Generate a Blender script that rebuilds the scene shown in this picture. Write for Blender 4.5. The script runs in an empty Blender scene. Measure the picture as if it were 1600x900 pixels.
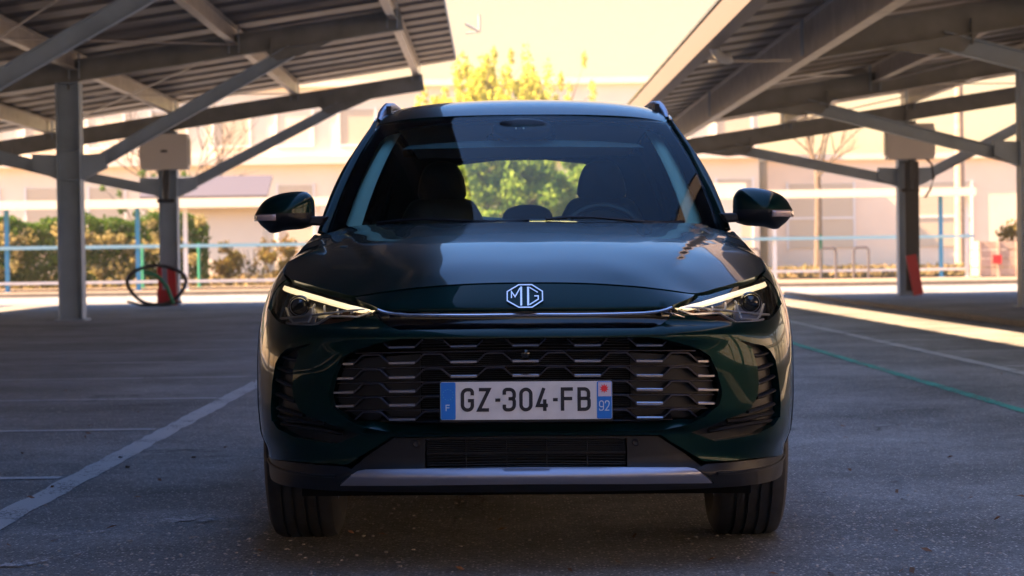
import bpy, math, random
import numpy as np
from mathutils import Vector, Matrix, geometry
R = math.radians
SC = bpy.context.scene
COL = SC.collection
random.seed(7); np.random.seed(7)

# ------------------------------------------------------------------ camera
F = 3050.0                       # focal length in pixels of the 1600 px wide photograph
CAM_H = 0.98
LENS = 36.0 * F / 1600.0
cam_d = bpy.data.cameras.new('camera'); cam = bpy.data.objects.new('camera', cam_d); COL.objects.link(cam)
cam_d.sensor_width = 36.0; cam_d.lens = LENS; cam_d.clip_start = 0.1; cam_d.clip_end = 3000
cam.matrix_world = Matrix.Translation((0, 0, CAM_H)) @ Matrix.Rotation(R(90) - math.atan(50 / F), 4, 'X') @ Matrix.Rotation(R(-0.8), 4, 'Z')
cam_d.dof.use_dof = True; cam_d.dof.focus_distance = 6.15; cam_d.dof.aperture_fstop = 5.6
SC.camera = cam

# ------------------------------------------------------------------ world, sun, exposure
SUN_DIR = Vector((-1.12, -0.15, 1.0)).normalized()       # towards the sun
SUN_EL = math.asin(SUN_DIR.z)
w = bpy.data.worlds.new('World'); SC.world = w; w.use_nodes = True
nt = w.node_tree; nt.nodes.clear()
wo = nt.nodes.new('ShaderNodeOutputWorld'); bg = nt.nodes.new('ShaderNodeBackground')
sky = nt.nodes.new('ShaderNodeTexSky'); sky.sky_type = 'NISHITA'; sky.sun_disc = False
sky.sun_elevation = SUN_EL; sky.sun_rotation = math.atan2(SUN_DIR.x, SUN_DIR.y)
sky.air_density = 1.0; sky.dust_density = 2.0; sky.ozone_density = 1.4
tc = nt.nodes.new('ShaderNodeTexCoord'); sx = nt.nodes.new('ShaderNodeSeparateXYZ')
cr = nt.nodes.new('ShaderNodeValToRGB')
cr.color_ramp.elements[0].position = 0.0; cr.color_ramp.elements[0].color = (0.70, 0.41, 0.23, 1)
cr.color_ramp.elements[1].position = 1.0; cr.color_ramp.elements[1].color = (0.72, 0.94, 1.25, 1)
e = cr.color_ramp.elements.new(0.75); e.color = (0.38, 0.53, 0.74, 1)
e = cr.color_ramp.elements.new(0.16); e.color = (0.52, 0.30, 0.175, 1)
e = cr.color_ramp.elements.new(0.36); e.color = (0.25, 0.40, 0.53, 1)
mx = nt.nodes.new('ShaderNodeMix'); mx.data_type = 'RGBA'; mx.blend_type = 'MULTIPLY'; mx.inputs[0].default_value = 1.0
nt.links.new(tc.outputs['Generated'], sx.inputs[0]); nt.links.new(sx.outputs['Z'], cr.inputs[0])
nt.links.new(sky.outputs[0], mx.inputs[6]); nt.links.new(cr.outputs[0], mx.inputs[7])
nt.links.new(mx.outputs[2], bg.inputs[0]); bg.inputs[1].default_value = 0.078
nt.links.new(bg.outputs[0], wo.inputs[0])
sd = bpy.data.lights.new('sun', 'SUN'); so = bpy.data.objects.new('sun', sd); COL.objects.link(so)
sd.energy = 3.9; sd.angle = R(0.5); sd.color = (1.0, 0.67, 0.39)
so.rotation_mode = 'QUATERNION'; so.rotation_quaternion = SUN_DIR.to_track_quat('Z', 'Y'); so.location = (-30, 6, 30)
SC.view_settings.view_transform = 'Standard'; SC.view_settings.look = 'None'
SC.view_settings.gamma = 1.0; SC.view_settings.exposure = 3.35
try: SC.view_settings.use_curve_mapping = False
except Exception: pass
SC.render.engine = 'CYCLES'
SC.cycles.max_bounces = 8; SC.cycles.transparent_max_bounces = 16

# ------------------------------------------------------------------ materials
def mat(name, col, rough=0.6, metal=0.0, coat=0.0, emit=None, es=0.0, spec=None, noise=None, bump=None, coat_rough=0.03):
    """noise=(scale, amount) varies the base colour; bump=(scale, strength, distance)"""
    m = bpy.data.materials.new(name); m.use_nodes = True; n = m.node_tree; p = n.nodes['Principled BSDF']
    p.inputs['Base Color'].default_value = (*col, 1); p.inputs['Roughness'].default_value = rough
    p.inputs['Metallic'].default_value = metal; p.inputs['Coat Weight'].default_value = coat
    p.inputs['Coat Roughness'].default_value = coat_rough
    if spec is not None: p.inputs['Specular IOR Level'].default_value = spec
    if emit: p.inputs['Emission Color'].default_value = (*emit, 1); p.inputs['Emission Strength'].default_value = es
    t = n.nodes.new('ShaderNodeTexCoord')
    if noise:
        nz = n.nodes.new('ShaderNodeTexNoise'); nz.inputs['Scale'].default_value = noise[0]; nz.inputs['Detail'].default_value = 6
        n.links.new(t.outputs['Object'], nz.inputs['Vector'])
        mr = n.nodes.new('ShaderNodeMapRange'); mr.inputs[1].default_value = 0.3; mr.inputs[2].default_value = 0.7
        mr.inputs[3].default_value = 1 - noise[1]; mr.inputs[4].default_value = 1 + noise[1]
        n.links.new(nz.outputs['Fac'], mr.inputs[0])
        vm = n.nodes.new('ShaderNodeVectorMath'); vm.operation = 'SCALE'; vm.inputs[0].default_value = col
        n.links.new(mr.outputs[0], vm.inputs['Scale']); n.links.new(vm.outputs[0], p.inputs['Base Color'])
    if bump:
        nb = n.nodes.new('ShaderNodeTexNoise'); nb.inputs['Scale'].default_value = bump[0]; nb.inputs['Detail'].default_value = 4
        n.links.new(t.outputs['Object'], nb.inputs['Vector'])
        b = n.nodes.new('ShaderNodeBump'); b.inputs['Strength'].default_value = bump[1]; b.inputs['Distance'].default_value = bump[2]
        n.links.new(nb.outputs['Fac'], b.inputs['Height']); n.links.new(b.outputs[0], p.inputs['Normal'])
    return m

def glass_mat(name, tint, ior=1.5, rough=0.0):
    m = bpy.data.materials.new(name); m.use_nodes = True; n = m.node_tree; n.nodes.clear()
    o = n.nodes.new('ShaderNodeOutputMaterial'); mixn = n.nodes.new('ShaderNodeMixShader')
    tr = n.nodes.new('ShaderNodeBsdfTransparent'); tr.inputs[0].default_value = (*tint, 1)
    gl = n.nodes.new('ShaderNodeBsdfGlossy'); gl.inputs['Roughness'].default_value = rough
    fr = n.nodes.new('ShaderNodeFresnel'); fr.inputs[0].default_value = ior
    n.links.new(fr.outputs[0], mixn.inputs[0]); n.links.new(tr.outputs[0], mixn.inputs[1]); n.links.new(gl.outputs[0], mixn.inputs[2])
    n.links.new(mixn.outputs[0], o.inputs[0]); return m

def paint_mat():
    m = mat('dark_green_paint', (0.0004, 0.013, 0.0125), 0.30, 0.55, 1.0, coat_rough=0.012)
    n = m.node_tree; p = n.nodes['Principled BSDF']
    p.inputs['Coat IOR'].default_value = 1.25; p.inputs['Specular IOR Level'].default_value = 0.08
    t = n.nodes.new('ShaderNodeTexCoord'); v = n.nodes.new('ShaderNodeTexVoronoi'); v.inputs['Scale'].default_value = 900
    n.links.new(t.outputs['Object'], v.inputs['Vector'])
    r_ = n.nodes.new('ShaderNodeMapRange'); r_.inputs[3].default_value = 0.5; r_.inputs[4].default_value = 1.6
    n.links.new(v.outputs['Distance'], r_.inputs[0])
    vm = n.nodes.new('ShaderNodeVectorMath'); vm.operation = 'SCALE'; vm.inputs[0].default_value = (0.0004, 0.013, 0.0125)
    n.links.new(r_.outputs[0], vm.inputs['Scale']); n.links.new(vm.outputs[0], p.inputs['Base Color'])
    return m

MT = {}
MT['paint'] = paint_mat()
MT['gloss_black'] = mat('gloss_black_plastic', (0.002, 0.002, 0.004), 0.12, coat=0.4)
MT['satin_black'] = mat('satin_black_plastic', (0.0050, 0.0060, 0.0105), 0.42, spec=0.35, bump=(500, 0.15, 0.001))
MT['clad'] = mat('grained_dark_plastic', (0.0052, 0.0062, 0.0105), 0.46, spec=0.35, bump=(700, 0.2, 0.001))
MT['void'] = mat('black_core', (0.0008, 0.0008, 0.0012), 0.9, spec=.1)
MT['chrome'] = mat('bright_chrome', (0.78, 0.76, 0.78), 0.30, 0.7)
MT['dchrome'] = mat('smoked_chrome', (0.46, 0.44, 0.48), 0.2, 1.0)
MT['edge'] = mat('grille_edge_gloss', (0.035, 0.035, 0.05), 0.25, 0.7)
MT['silver'] = mat('satin_silver', (0.36, 0.37, 0.45), 0.40, 0.85)
MT['rubber'] = mat('tyre_rubber', (0.018, 0.020, 0.026), 0.7, noise=(40, 0.25), bump=(300, 0.2, 0.001))
MT['alloy'] = mat('alloy_rim', (0.25, 0.25, 0.27), 0.3, 0.9)
MT['windscreen'] = glass_mat('windscreen_glass', (0.84, 0.98, 0.90), 1.26)
MT['sideglass'] = glass_mat('tinted_side_glass', (0.16, 0.20, 0.20), 1.5)
MT['rearglass'] = glass_mat('rear_glass', (0.95, 1.0, 0.82), 1.3)
MT['lens'] = glass_mat('lamp_lens', (0.92, 0.94, 0.94), 1.45)
MT['lampdark'] = mat('lamp_housing', (0.045, 0.045, 0.05), 0.22, 0.6)
MT['bulb'] = mat('projector_glass', (0.03, 0.032, 0.035), 0.06, 0.2, coat=.6)
MT['bronze'] = mat('bronze_reflector', (0.12, 0.05, 0.03), 0.3, 0.6)
MT['drl'] = mat('light_strip', (1, 0.9, 0.7), 0.3, emit=(1.0, 0.74, 0.40), es=0.15)
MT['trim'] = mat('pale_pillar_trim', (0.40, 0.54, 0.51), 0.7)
MT['header'] = mat('grey_header_trim', (0.055, 0.085, 0.095), 0.8)
MT['headliner'] = mat('headliner', (0.5, 0.53, 0.52), 0.9)
MT['seat'] = mat('dark_seat', (0.005, 0.006, 0.010), 0.6, bump=(200, 0.2, 0.001))
MT['carpet'] = mat('dark_carpet', (0.01, 0.01, 0.012), 0.9)
MT['plate_white'] = mat('plate_white', (0.62, 0.63, 0.66), 0.45, bump=(250, 0.05, 0.001), noise=(30, 0.06))
MT['plate_blue'] = mat('plate_blue', (0.0, 0.16, 0.62), 0.4)
MT['ink'] = mat('black_ink', (0.006, 0.008, 0.018), 0.4)
MT['star'] = mat('star_yellow', (0.10, 0.42, 0.62), 0.5)
MT['pwhite'] = mat('plate_letter_white', (0.5, 0.62, 0.75), 0.5)
MT['pred'] = mat('emblem_red', (0.75, 0.02, 0.04), 0.5)
MT['ppale'] = mat('emblem_ground', (0.55, 0.50, 0.62), 0.5)
MT['indicator'] = mat('indicator_lens', (0.62, 0.48, 0.47), 0.15, 0.2, coat=1)
MT['mirror'] = mat('mirror_glass', (0.8, 0.8, 0.8), 0.02, 1.0)
MT['red_lamp'] = mat('rear_lamp_red', (0.4, 0.01, 0.01), 0.15, coat=1)

# ------------------------------------------------------------------ objects
def tag(o, label=None, cat=None, group=None, kind=None):
    if label: o['label'] = label
    if cat: o['category'] = cat
    if group: o['group'] = group
    if kind: o['kind'] = kind
    return o
def empty(name, loc=(0, 0, 0), rot=(0, 0, 0), label=None, cat=None, group=None, parent=None):
    o = bpy.data.objects.new(name, None); COL.objects.link(o); o.location = loc; o.rotation_euler = rot
    o.empty_display_size = 0.2
    if parent: o.parent = parent
    return tag(o, label, cat, group)
def copy_tree(o, parent=None):
    c = o.copy(); COL.objects.link(c)
    if parent: c.parent = parent
    for ch in list(o.children): copy_tree(ch, c)
    return c

class MB:
    def __init__(s): s.v = []; s.f = []
    def add(s, vs, fs):
        k = len(s.v); s.v += [tuple(map(float, p)) for p in vs]; s.f += [tuple(i + k for i in f) for f in fs]
    def box(s, x0, x1, y0, y1, z0, z1):
        s.add([(x0, y0, z0), (x1, y0, z0), (x1, y1, z0), (x0, y1, z0), (x0, y0, z1), (x1, y0, z1), (x1, y1, z1), (x0, y1, z1)],
              [(0, 3, 2, 1), (4, 5, 6, 7), (0, 1, 5, 4), (1, 2, 6, 5), (2, 3, 7, 6), (3, 0, 4, 7)])
    def bar(s, a, b, wy, wz, up=(0, 0, 1)):
        """rectangular bar from a to b, wy across, wz in the 'up' direction"""
        a = Vector(a); b = Vector(b); d = (b - a).normalized(); sd_ = d.cross(Vector(up)).normalized(); u = sd_.cross(d).normalized()
        P = []
        for p in (a, b):
            for i, j in ((-1, -1), (1, -1), (1, 1), (-1, 1)): P.append(p + sd_ * (wy / 2 * i) + u * (wz / 2 * j))
        s.add(P, [(0, 3, 2, 1), (4, 5, 6, 7), (0, 1, 5, 4), (1, 2, 6, 5), (2, 3, 7, 6), (3, 0, 4, 7)])
    def ibeam(s, a, b, wy, wz, t=0.018, up=(0, 0, 1)):
        a = Vector(a); b = Vector(b); d = (b - a).normalized(); sd_ = d.cross(Vector(up)).normalized(); u = sd_.cross(d).normalized()
        s.bar(a + u * (wz / 2 - t / 2), b + u * (wz / 2 - t / 2), wy, t, up)
        s.bar(a - u * (wz / 2 - t / 2), b - u * (wz / 2 - t / 2), wy, t, up)
        s.bar(a, b, t * 0.7, wz - 2 * t, up)
    def tube(s, pts, r, n=8, closed=False):
        pts = [Vector(p) for p in pts]; m = len(pts); rings = []
        rr = r if isinstance(r, (list, tuple)) else [r] * m
        up = Vector((0, 0, 1))
        for i, p in enumerate(pts):
            if closed: d = pts[(i + 1) % m] - pts[i - 1]
            else: d = pts[min(i + 1, m - 1)] - pts[max(i - 1, 0)]
            d.normalize()
            u0 = up if abs(d.z) < 0.95 else Vector((1, 0, 0))
            a = d.cross(u0).normalized(); b = a.cross(d).normalized()
            rings.append([p + a * (math.cos(2 * math.pi * k / n) * rr[i]) + b * (math.sin(2 * math.pi * k / n) * rr[i]) for k in range(n)])
        V = [q for g in rings for q in g]; Fc = []
        for i in range(m if closed else m - 1):
            j = (i + 1) % m
            for k in range(n): Fc.append((i * n + k, i * n + (k + 1) % n, j * n + (k + 1) % n, j * n + k))
        if not closed: Fc.append(tuple(range(n - 1, -1, -1))); Fc.append(tuple((m - 1) * n + k for k in range(n)))
        s.add(V, Fc)
    def lathe(s, prof, axis='x', n=48, c=(0, 0, 0), cap=False):
        """prof = [(along axis, radius)]"""
        V = []; m = len(prof)
        for (h, r) in prof:
            for k in range(n):
                a = 2 * math.pi * k / n; p = (r * math.cos(a), r * math.sin(a))
                q = {'x': (h, p[0], p[1]), 'y': (p[0], h, p[1]), 'z': (p[0], p[1], h)}[axis]
                V.append((q[0] + c[0], q[1] + c[1], q[2] + c[2]))
        Fc = [(i * n + k, i * n + (k + 1) % n, (i + 1) * n + (k + 1) % n, (i + 1) * n + k) for i in range(m - 1) for k in range(n)]
        if cap: Fc.append(tuple(range(n))); Fc.append(tuple((m - 1) * n + k for k in range(n)))
        s.add(V, Fc)
    def prism(s, pts, axis, a0, a1):
        """polygon pts (2D) extruded along axis"""
        n = len(pts); V = []
        for h in (a0, a1):
            for (p, q) in pts: V.append({'x': (h, p, q), 'y': (p, h, q), 'z': (p, q, h)}[axis])
        s.add(V, [tuple(range(n)), tuple(range(2 * n - 1, n - 1, -1))] + [(i, i + n, (i + 1) % n + n, (i + 1) % n) for i in range(n)])
    def grid(s, P):
        """P[i][j] points"""
        a = len(P); b = len(P[0]); s.add([q for r_ in P for q in r_], [(i * b + j, i * b + j + 1, (i + 1) * b + j + 1, (i + 1) * b + j) for i in range(a - 1) for j in range(b - 1)])
    def build(s, name, m, parent=None, smooth=False, bevel=0, ang=35, fix=True):
        me = bpy.data.meshes.new(name); me.from_pydata(s.v, [], s.f); me.update()
        if fix:
            import bmesh
            bm = bmesh.new(); bm.from_mesh(me); bmesh.ops.recalc_face_normals(bm, faces=bm.faces); bm.to_mesh(me); bm.free()
        me.materials.append(m)
        if smooth:
            me.polygons.foreach_set('use_smooth', [True] * len(me.polygons)); me.set_sharp_from_angle(angle=R(ang))
        o = bpy.data.objects.new(name, me); COL.objects.link(o)
        if parent: o.parent = parent
        if bevel:
            b = o.modifiers.new('bevel', 'BEVEL'); b.width = bevel; b.segments = 2; b.limit_method = 'ANGLE'; b.angle_limit = R(40)
        return o
# ================================================================== THE CAR
# car frame: x to the photo's right, y from the bumper tip towards the tail, z up
CAR_Y = 5.88
car = empty('parked_car', (0.033, CAR_Y, 0), (0, R(0.35), -0.0056),
            'dark green SUV facing the camera between the two carports', 'car')

def gsmooth(a, sig):
    if sig <= 0: return a
    k = int(sig * 4) + 1; x = np.arange(-k, k + 1); g = np.exp(-x * x / (2.0 * sig * sig)); g /= g.sum()
    # odd reflection at the ends keeps end values and slopes
    L_ = 2 * a[0] - a[k:0:-1]; R_ = 2 * a[-1] - a[-2:-k - 2:-1]
    return np.convolve(np.concatenate([L_, a, R_]), g, 'valid')
def curve1(pts, sig, n=2000):
    xs = np.array([p[0] for p in pts]); ys = np.array([p[1] for p in pts]); X = np.linspace(xs[0], xs[-1], n)
    Y = gsmooth(np.interp(X, xs, ys), sig / (X[1] - X[0])); return lambda t: np.interp(t, X, Y)

# plan outline of the body at its widest
PL = [(0, 0), (.25, .006), (.45, .028), (.60, .072), (.70, .130), (.775, .208), (.825, .30), (.860, .42), (.886, .58), (.914, .80), (.932, 1.0),
      (.935, 1.4), (.925, 2.0), (.925, 3.0), (.932, 3.6), (.925, 3.95), (.90, 4.25), (.85, 4.45), (.75, 4.56), (.5, 4.63), (.2, 4.65), (0, 4.652)]
PLf = [(-x, y) for x, y in PL[:0:-1]] + PL
_d = np.concatenate([[0], np.cumsum([math.dist(PLf[i], PLf[i + 1]) for i in range(len(PLf) - 1)])]); _d -= _d[len(PL) - 1]
_S = np.linspace(_d[0], _d[-1], 9001); _h = _S[1] - _S[0]
PX = gsmooth(np.interp(_S, _d, [p[0] for p in PLf]), .045 / _h); PY = gsmooth(np.interp(_S, _d, [p[1] for p in PLf]), .045 / _h)
_tx = np.gradient(PX, _h); _ty = np.gradient(PY, _h); _l = np.hypot(_tx, _ty); NX = _ty / _l; NY = -_tx / _l   # outward normal
SMAX = _S[-1]
def s_of_y(y):                    # right flank
    m = (_S > 0.3) & (_S < SMAX - .9); return float(np.interp(y, PY[m], _S[m]))

# bonnet height field (thin plate spline)
BC = [(0, .10, .897), (.3, .115, .885), (.15, .10, .894), (.45, .155, .868), (0, .2, .940), (.3, .2, .926), (0, .35, .985), (.35, .35, .967), (.5, .35, .93), (.60, .29, .869), (.64, .345, .878), (.72, .46, .8975), (.78, .58, .910), (.54, .215, .856),
      (0, .6, 1.032), (.4, .6, 1.016), (.62, .6, .977), (0, .9, 1.072), (.4, .9, 1.058), (.65, .9, 1.022), (.83, .9, .966),
      (0, 1.2, 1.100), (.4, 1.2, 1.09), (.65, 1.2, 1.062), (.81, 1.2, 1.025), (0, 1.45, 1.112), (.4, 1.45, 1.104), (.78, 1.45, 1.070), (.90, 1.2, .96), (.9, .9, .91)]
_c = [(x, y, z) for x, y, z in BC] + [(-x, y, z) for x, y, z in BC if x > 0]
_c = np.array(_c); _n = len(_c)
def _phi(r2): return np.where(r2 > 1e-12, 0.5 * r2 * np.log(np.maximum(r2, 1e-12)), 0)
_K = _phi((_c[:, None, 0] - _c[None, :, 0]) ** 2 + (_c[:, None, 1] - _c[None, :, 1]) ** 2) + np.eye(_n) * 5e-4
_Pm = np.c_[np.ones(_n), _c[:, :2]]
_A = np.block([[_K, _Pm], [_Pm.T, np.zeros((3, 3))]]); _sol = np.linalg.solve(_A, np.concatenate([_c[:, 2], np.zeros(3)]))
def sst(t): t = np.clip(t, 0, 1); return t * t * t * (t * (6 * t - 15) + 10)
def bonnet_z(x, y):
    x = np.asarray(x, float); y = np.asarray(y, float)
    r2 = (x[..., None] - _c[:, 0]) ** 2 + (y[..., None] - _c[:, 1]) ** 2
    z = _phi(r2) @ _sol[:_n] + _sol[_n] + _sol[_n + 1] * x + _sol[_n + 2] * y
    cx_ = np.interp(y, [.2, .4, .95, 1.4], [.42, .488, .62, .69])
    return z + .010 * (sst((cx_ - np.abs(x)) / .035 + .5) - .5) * sst((y - .28) / .3)

# edge between the lower body and bonnet / glasshouse (plan)
EP = [(0, .10), (.15, .101), (.3, .115), (.4, .137), (.47, .165), (.54, .215), (.64, .345), (.72, .46), (.78, .58), (.815, .72), (.825, .85), (.82, 1.0), (.80, 1.15),
      (.785, 1.3), (.780, 1.45), (.79, 1.6), (.81, 1.85), (.825, 2.4), (.83, 3.2), (.82, 3.7), (.79, 4.08), (.72, 4.30), (.5, 4.42), (.2, 4.45), (0, 4.452)]
_e = np.array(EP); _ed = np.concatenate([[0], np.cumsum(np.hypot(*np.diff(_e, axis=0).T))]); _eg = np.linspace(0, _ed[-1], 4000)
_ex = np.interp(_eg, _ed, _e[:, 0]); _ey = np.interp(_eg, _ed, _e[:, 1])
_sg = np.linspace(0, SMAX, 700); ES = []
for s_ in _sg:
    px_, py_, nx_, ny_ = (np.interp(s_, _S, a) for a in (PX, PY, NX, NY))
    dx = _ex - px_; dy = _ey - py_; cr_ = np.abs(dx * ny_ - dy * nx_); dd = -(dx * nx_ + dy * ny_)
    cost = cr_ + np.where((dd > 0) & (dd < .3), 0, 9); i = int(np.argmin(cost)); ES.append(dd[i])
ES = gsmooth(np.array(ES), 6)
_BELT = curve1([(1.3, 1.062), (1.45, 1.070), (1.7, 1.075), (2.4, 1.09), (3.2, 1.11), (3.8, 1.135), (4.5, 1.14)], .08)
def e_of(s): return np.interp(np.abs(s), _sg, ES)
def edge_xy(s):
    x, y, nx_, ny_ = (np.interp(s, _S, a) for a in (PX, PY, NX, NY)); e_ = e_of(s); return x - nx_ * e_, y - ny_ * e_
_ZT = []
for s_ in _sg:
    x_, y_ = edge_xy(s_); zb_ = float(bonnet_z(x_, min(y_, 1.45))); t_ = float(sst((y_ - 1.3) / .15)); _ZT.append(zb_ * (1 - t_) + float(_BELT(max(y_, 1.3))) * t_)
_ZT = gsmooth(np.array(_ZT), 2)
def zt(s): return np.interp(np.abs(s), _sg, _ZT)

_FR = curve1([(.15, .11), (.262, .060), (.288, .032), (.310, .015), (.318, .013), (.338, .040), (.36, .046), (.44, .044), (.462, .018), (.50, .012), (.70, .006), (.735, .000), (.752, .006), (.775, .052), (.80, .055), (.815, .050), (.86, .05)], .005)
_SD = curve1([(.15, .05), (.25, .035), (.36, .028), (.40, .008), (.5, .0), (.62, .0), (1.2, .0)], .012)
_AW = lambda s: 1 - sst((np.abs(s) - .42) / .50)
def body(s, z):
    s = np.asarray(s, float); z = np.asarray(z, float)
    x, y, nx_, ny_ = (np.interp(s, _S, a) for a in (PX, PY, NX, NY)); e_ = e_of(s); top = zt(s); a = _AW(s)
    q = np.clip((z - .815) / np.maximum(top - .815, .02), 0, 1.1)
    fr = _FR(z) * (1 - sst((z - .80) / .03)) + sst((z - .80) / .03) * (.046 + (e_ - .046) * q ** 1.3)
    z0 = .62; q2 = np.clip((z - z0) / (top - z0), 0, 1.1)
    sd_ = _SD(z) + e_ * (.25 * q2 ** 1.6 + .75 * q2 ** 3.6)
    ins = a * fr + (1 - a) * sd_
    return np.stack([x - nx_ * ins, y - ny_ * ins, z], -1)
def body_n(s, z):
    h = 2e-3; ds = body(s + h, z) - body(s - h, z); dz = body(s, z + h) - body(s, z - h); n = np.cross(ds, dz)
    return n / np.linalg.norm(n, axis=-1, keepdims=True)
def bon(x, y): return np.stack([np.asarray(x, float), np.asarray(y, float), bonnet_z(x, y)], -1)
def bon_n(x, y):
    h = 2e-3; n = np.cross(bon(x + h, y) - bon(x - h, y), bon(x, y + h) - bon(x, y - h)); return n / np.linalg.norm(n, axis=-1, keepdims=True)

# photograph pixel -> surface parameters (right half of the car)
def to_px(P):
    d = CAR_Y + P[..., 1]; u = P[..., 0] / d * F; v = (P[..., 2] - .98) / d * F
    return 817 + u, 400 - v - u * .0078
_gs, _gz = np.meshgrid(np.linspace(0, 1.25, 500), np.linspace(.2, .98, 320), indexing='ij')
_gp = to_px(body(_gs, _gz)); _bad = _gz > zt(_gs) + .01
def T(px, py):
    d = (_gp[0] - px) ** 2 + (_gp[1] - py) ** 2 + _bad * 1e6; i = np.unravel_index(np.argmin(d), d.shape); s_, z_ = float(_gs[i]), float(_gz[i])
    for _ in range(4):
        h = 1e-3; a = np.array(to_px(body(s_, z_))); b1 = (np.array(to_px(body(s_ + h, z_))) - a) / h; b2 = (np.array(to_px(body(s_, z_ + h))) - a) / h
        J = np.c_[b1, b2]
        if abs(np.linalg.det(J)) < 2e3: break
        st = np.linalg.solve(J, np.array([px, py]) - a)
        if np.abs(st).max() > .03: break
        s_ += st[0]; z_ += st[1]
    return (max(s_, 0.0), z_)
def TT(*p):
    q = []
    for a, b in zip(p[:-1], p[1:]):
        k = max(1, int(math.dist(a, b) / 14)); q += [(a[0] + (b[0] - a[0]) * j / k, a[1] + (b[1] - a[1]) * j / k) for j in range(k)]
    return [T(*a) for a in q + [p[-1]]]
def mirror(pts):                  # right-half outline, from centre to centre -> full outline
    return list(pts) + [(-s_, z_) for s_, z_ in reversed(pts) if s_ > 1e-6]
def flip(pts): return [(-s_, z_) for s_, z_ in reversed(pts)]
def densify(p, sp):
    out = []
    for i in range(len(p)):
        a = p[i]; b = p[(i + 1) % len(p)]; L_ = math.dist(a, b); k = max(1, int(math.ceil(L_ / sp)))
        out += [(a[0] + (b[0] - a[0]) * j / k, a[1] + (b[1] - a[1]) * j / k) for j in range(k)]
    return out
def chaikin(p, n=2, keep=()):
    for _ in range(n):
        q = []
        for i in range(len(p)):
            a = p[i]; b = p[(i + 1) % len(p)]
            q += [(a[0] * .75 + b[0] * .25, a[1] * .75 + b[1] * .25), (a[0] * .25 + b[0] * .75, a[1] * .25 + b[1] * .75)]
        p = q
    return p
def inpoly(P, poly):
    x, y = P[:, 0], P[:, 1]; r_ = np.zeros(len(P), bool); n = len(poly)
    for i in range(n):
        x1, y1 = poly[i]; x2, y2 = poly[(i + 1) % n]
        if y1 == y2: continue
        c = ((y1 > y) != (y2 > y)) & (x < (x2 - x1) * (y - y1) / (y2 - y1) + x1); r_ ^= c
    return r_
def edgedist(P, poly):
    d = np.full(len(P), 9.0)
    for i in range(len(poly)):
        a = np.array(poly[i]); b = np.array(poly[(i + 1) % len(poly)]); ab = b - a; t = np.clip(((P - a) @ ab) / max(ab @ ab, 1e-12), 0, 1)
        d = np.minimum(d, np.linalg.norm(P - a - t[:, None] * ab, axis=1))
    return d

def panel(name, m, parent, surf, nrm, outer, holes=(), sp=.02, off=0.0, thick=.012, rim=True):
    outer = densify(outer, sp); holes = [densify(h, sp) for h in holes]; loops = [outer] + holes
    A = np.array(outer); x0, y0 = A.min(0); x1, y1 = A.max(0)
    gx, gy = np.meshgrid(np.arange(x0, x1, sp), np.arange(y0, y1, sp)); gx = gx + (np.arange(gx.shape[0])[:, None] % 2) * sp * .5
    G = np.c_[gx.ravel(), gy.ravel()]; k = inpoly(G, outer)
    for h in holes: k &= ~inpoly(G, h)
    G = G[k]
    if len(G):
        k = np.ones(len(G), bool)
        for l in loops: k &= edgedist(G, l) > sp * .55
        G = G[k]
    pts = []; edges = []
    for l in loops:
        b = len(pts); pts += l; edges += [(b + i, b + (i + 1) % len(l)) for i in range(len(l))]
    pts += [tuple(q) for q in G]
    res = geometry.delaunay_2d_cdt([Vector(p) for p in pts], edges, [], 0, 1e-7)
    V2 = np.array([tuple(v) for v in res[0]]); Fc = np.array([tuple(f) for f in res[2]])
    C = V2[Fc].mean(1); k = inpoly(C, outer)
    for h in holes: k &= ~inpoly(C, h)
    Fc = Fc[k]; N = nrm(V2[:, 0], V2[:, 1]); P = surf(V2[:, 0], V2[:, 1]) + N * off
    fn = np.cross(P[Fc[:, 1]] - P[Fc[:, 0]], P[Fc[:, 2]] - P[Fc[:, 0]]); fl = (fn * N[Fc[:, 0]]).sum(1) < 0
    Fc[fl] = Fc[fl][:, ::-1]
    V = [tuple(p) for p in P]; NN = [tuple(n) for n in N]; FF = [tuple(int(i) for i in f) for f in Fc]
    if rim:
        for li, l in enumerate(loops):
            L_ = np.array(l); n_ = nrm(L_[:, 0], L_[:, 1]); p_ = surf(L_[:, 0], L_[:, 1]) + n_ * off; q_ = p_ - n_ * thick
            tg = np.roll(p_, -1, 0) - np.roll(p_, 1, 0); o_ = np.cross(tg, n_); o_ /= np.maximum(np.linalg.norm(o_, axis=1, keepdims=True), 1e-9)
            ar = 0.5 * np.sum(L_[:, 0] * np.roll(L_[:, 1], -1) - np.roll(L_[:, 0], -1) * L_[:, 1])
            # orient outwards from the material
            test = surf(L_[:1, 0], L_[:1, 1]); b = len(V); n = len(l)
            c_ = P[Fc].mean(1); near = c_[np.argmin(((c_ - p_[0]) ** 2).sum(1))]
            if (o_[0] * (near - p_[0])).sum() > 0: o_ = -o_; rev = True
            else: rev = False
            V += [tuple(a) for a in p_] + [tuple(a) for a in q_]; NN += [tuple(a) for a in o_] * 2
            for i in range(n):
                j = (i + 1) % n; f = (b + i, b + n + i, b + n + j, b + j); FF.append(f[::-1] if rev else f)
    me = bpy.data.meshes.new(name); me.from_pydata(V, [], FF); me.update(); me.materials.append(m)
    me.polygons.foreach_set('use_smooth', [True] * len(me.polygons)); me.normals_split_custom_set_from_vertices(NN)
    o = bpy.data.objects.new(name, me); COL.objects.link(o); o.parent = parent; return o

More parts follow.
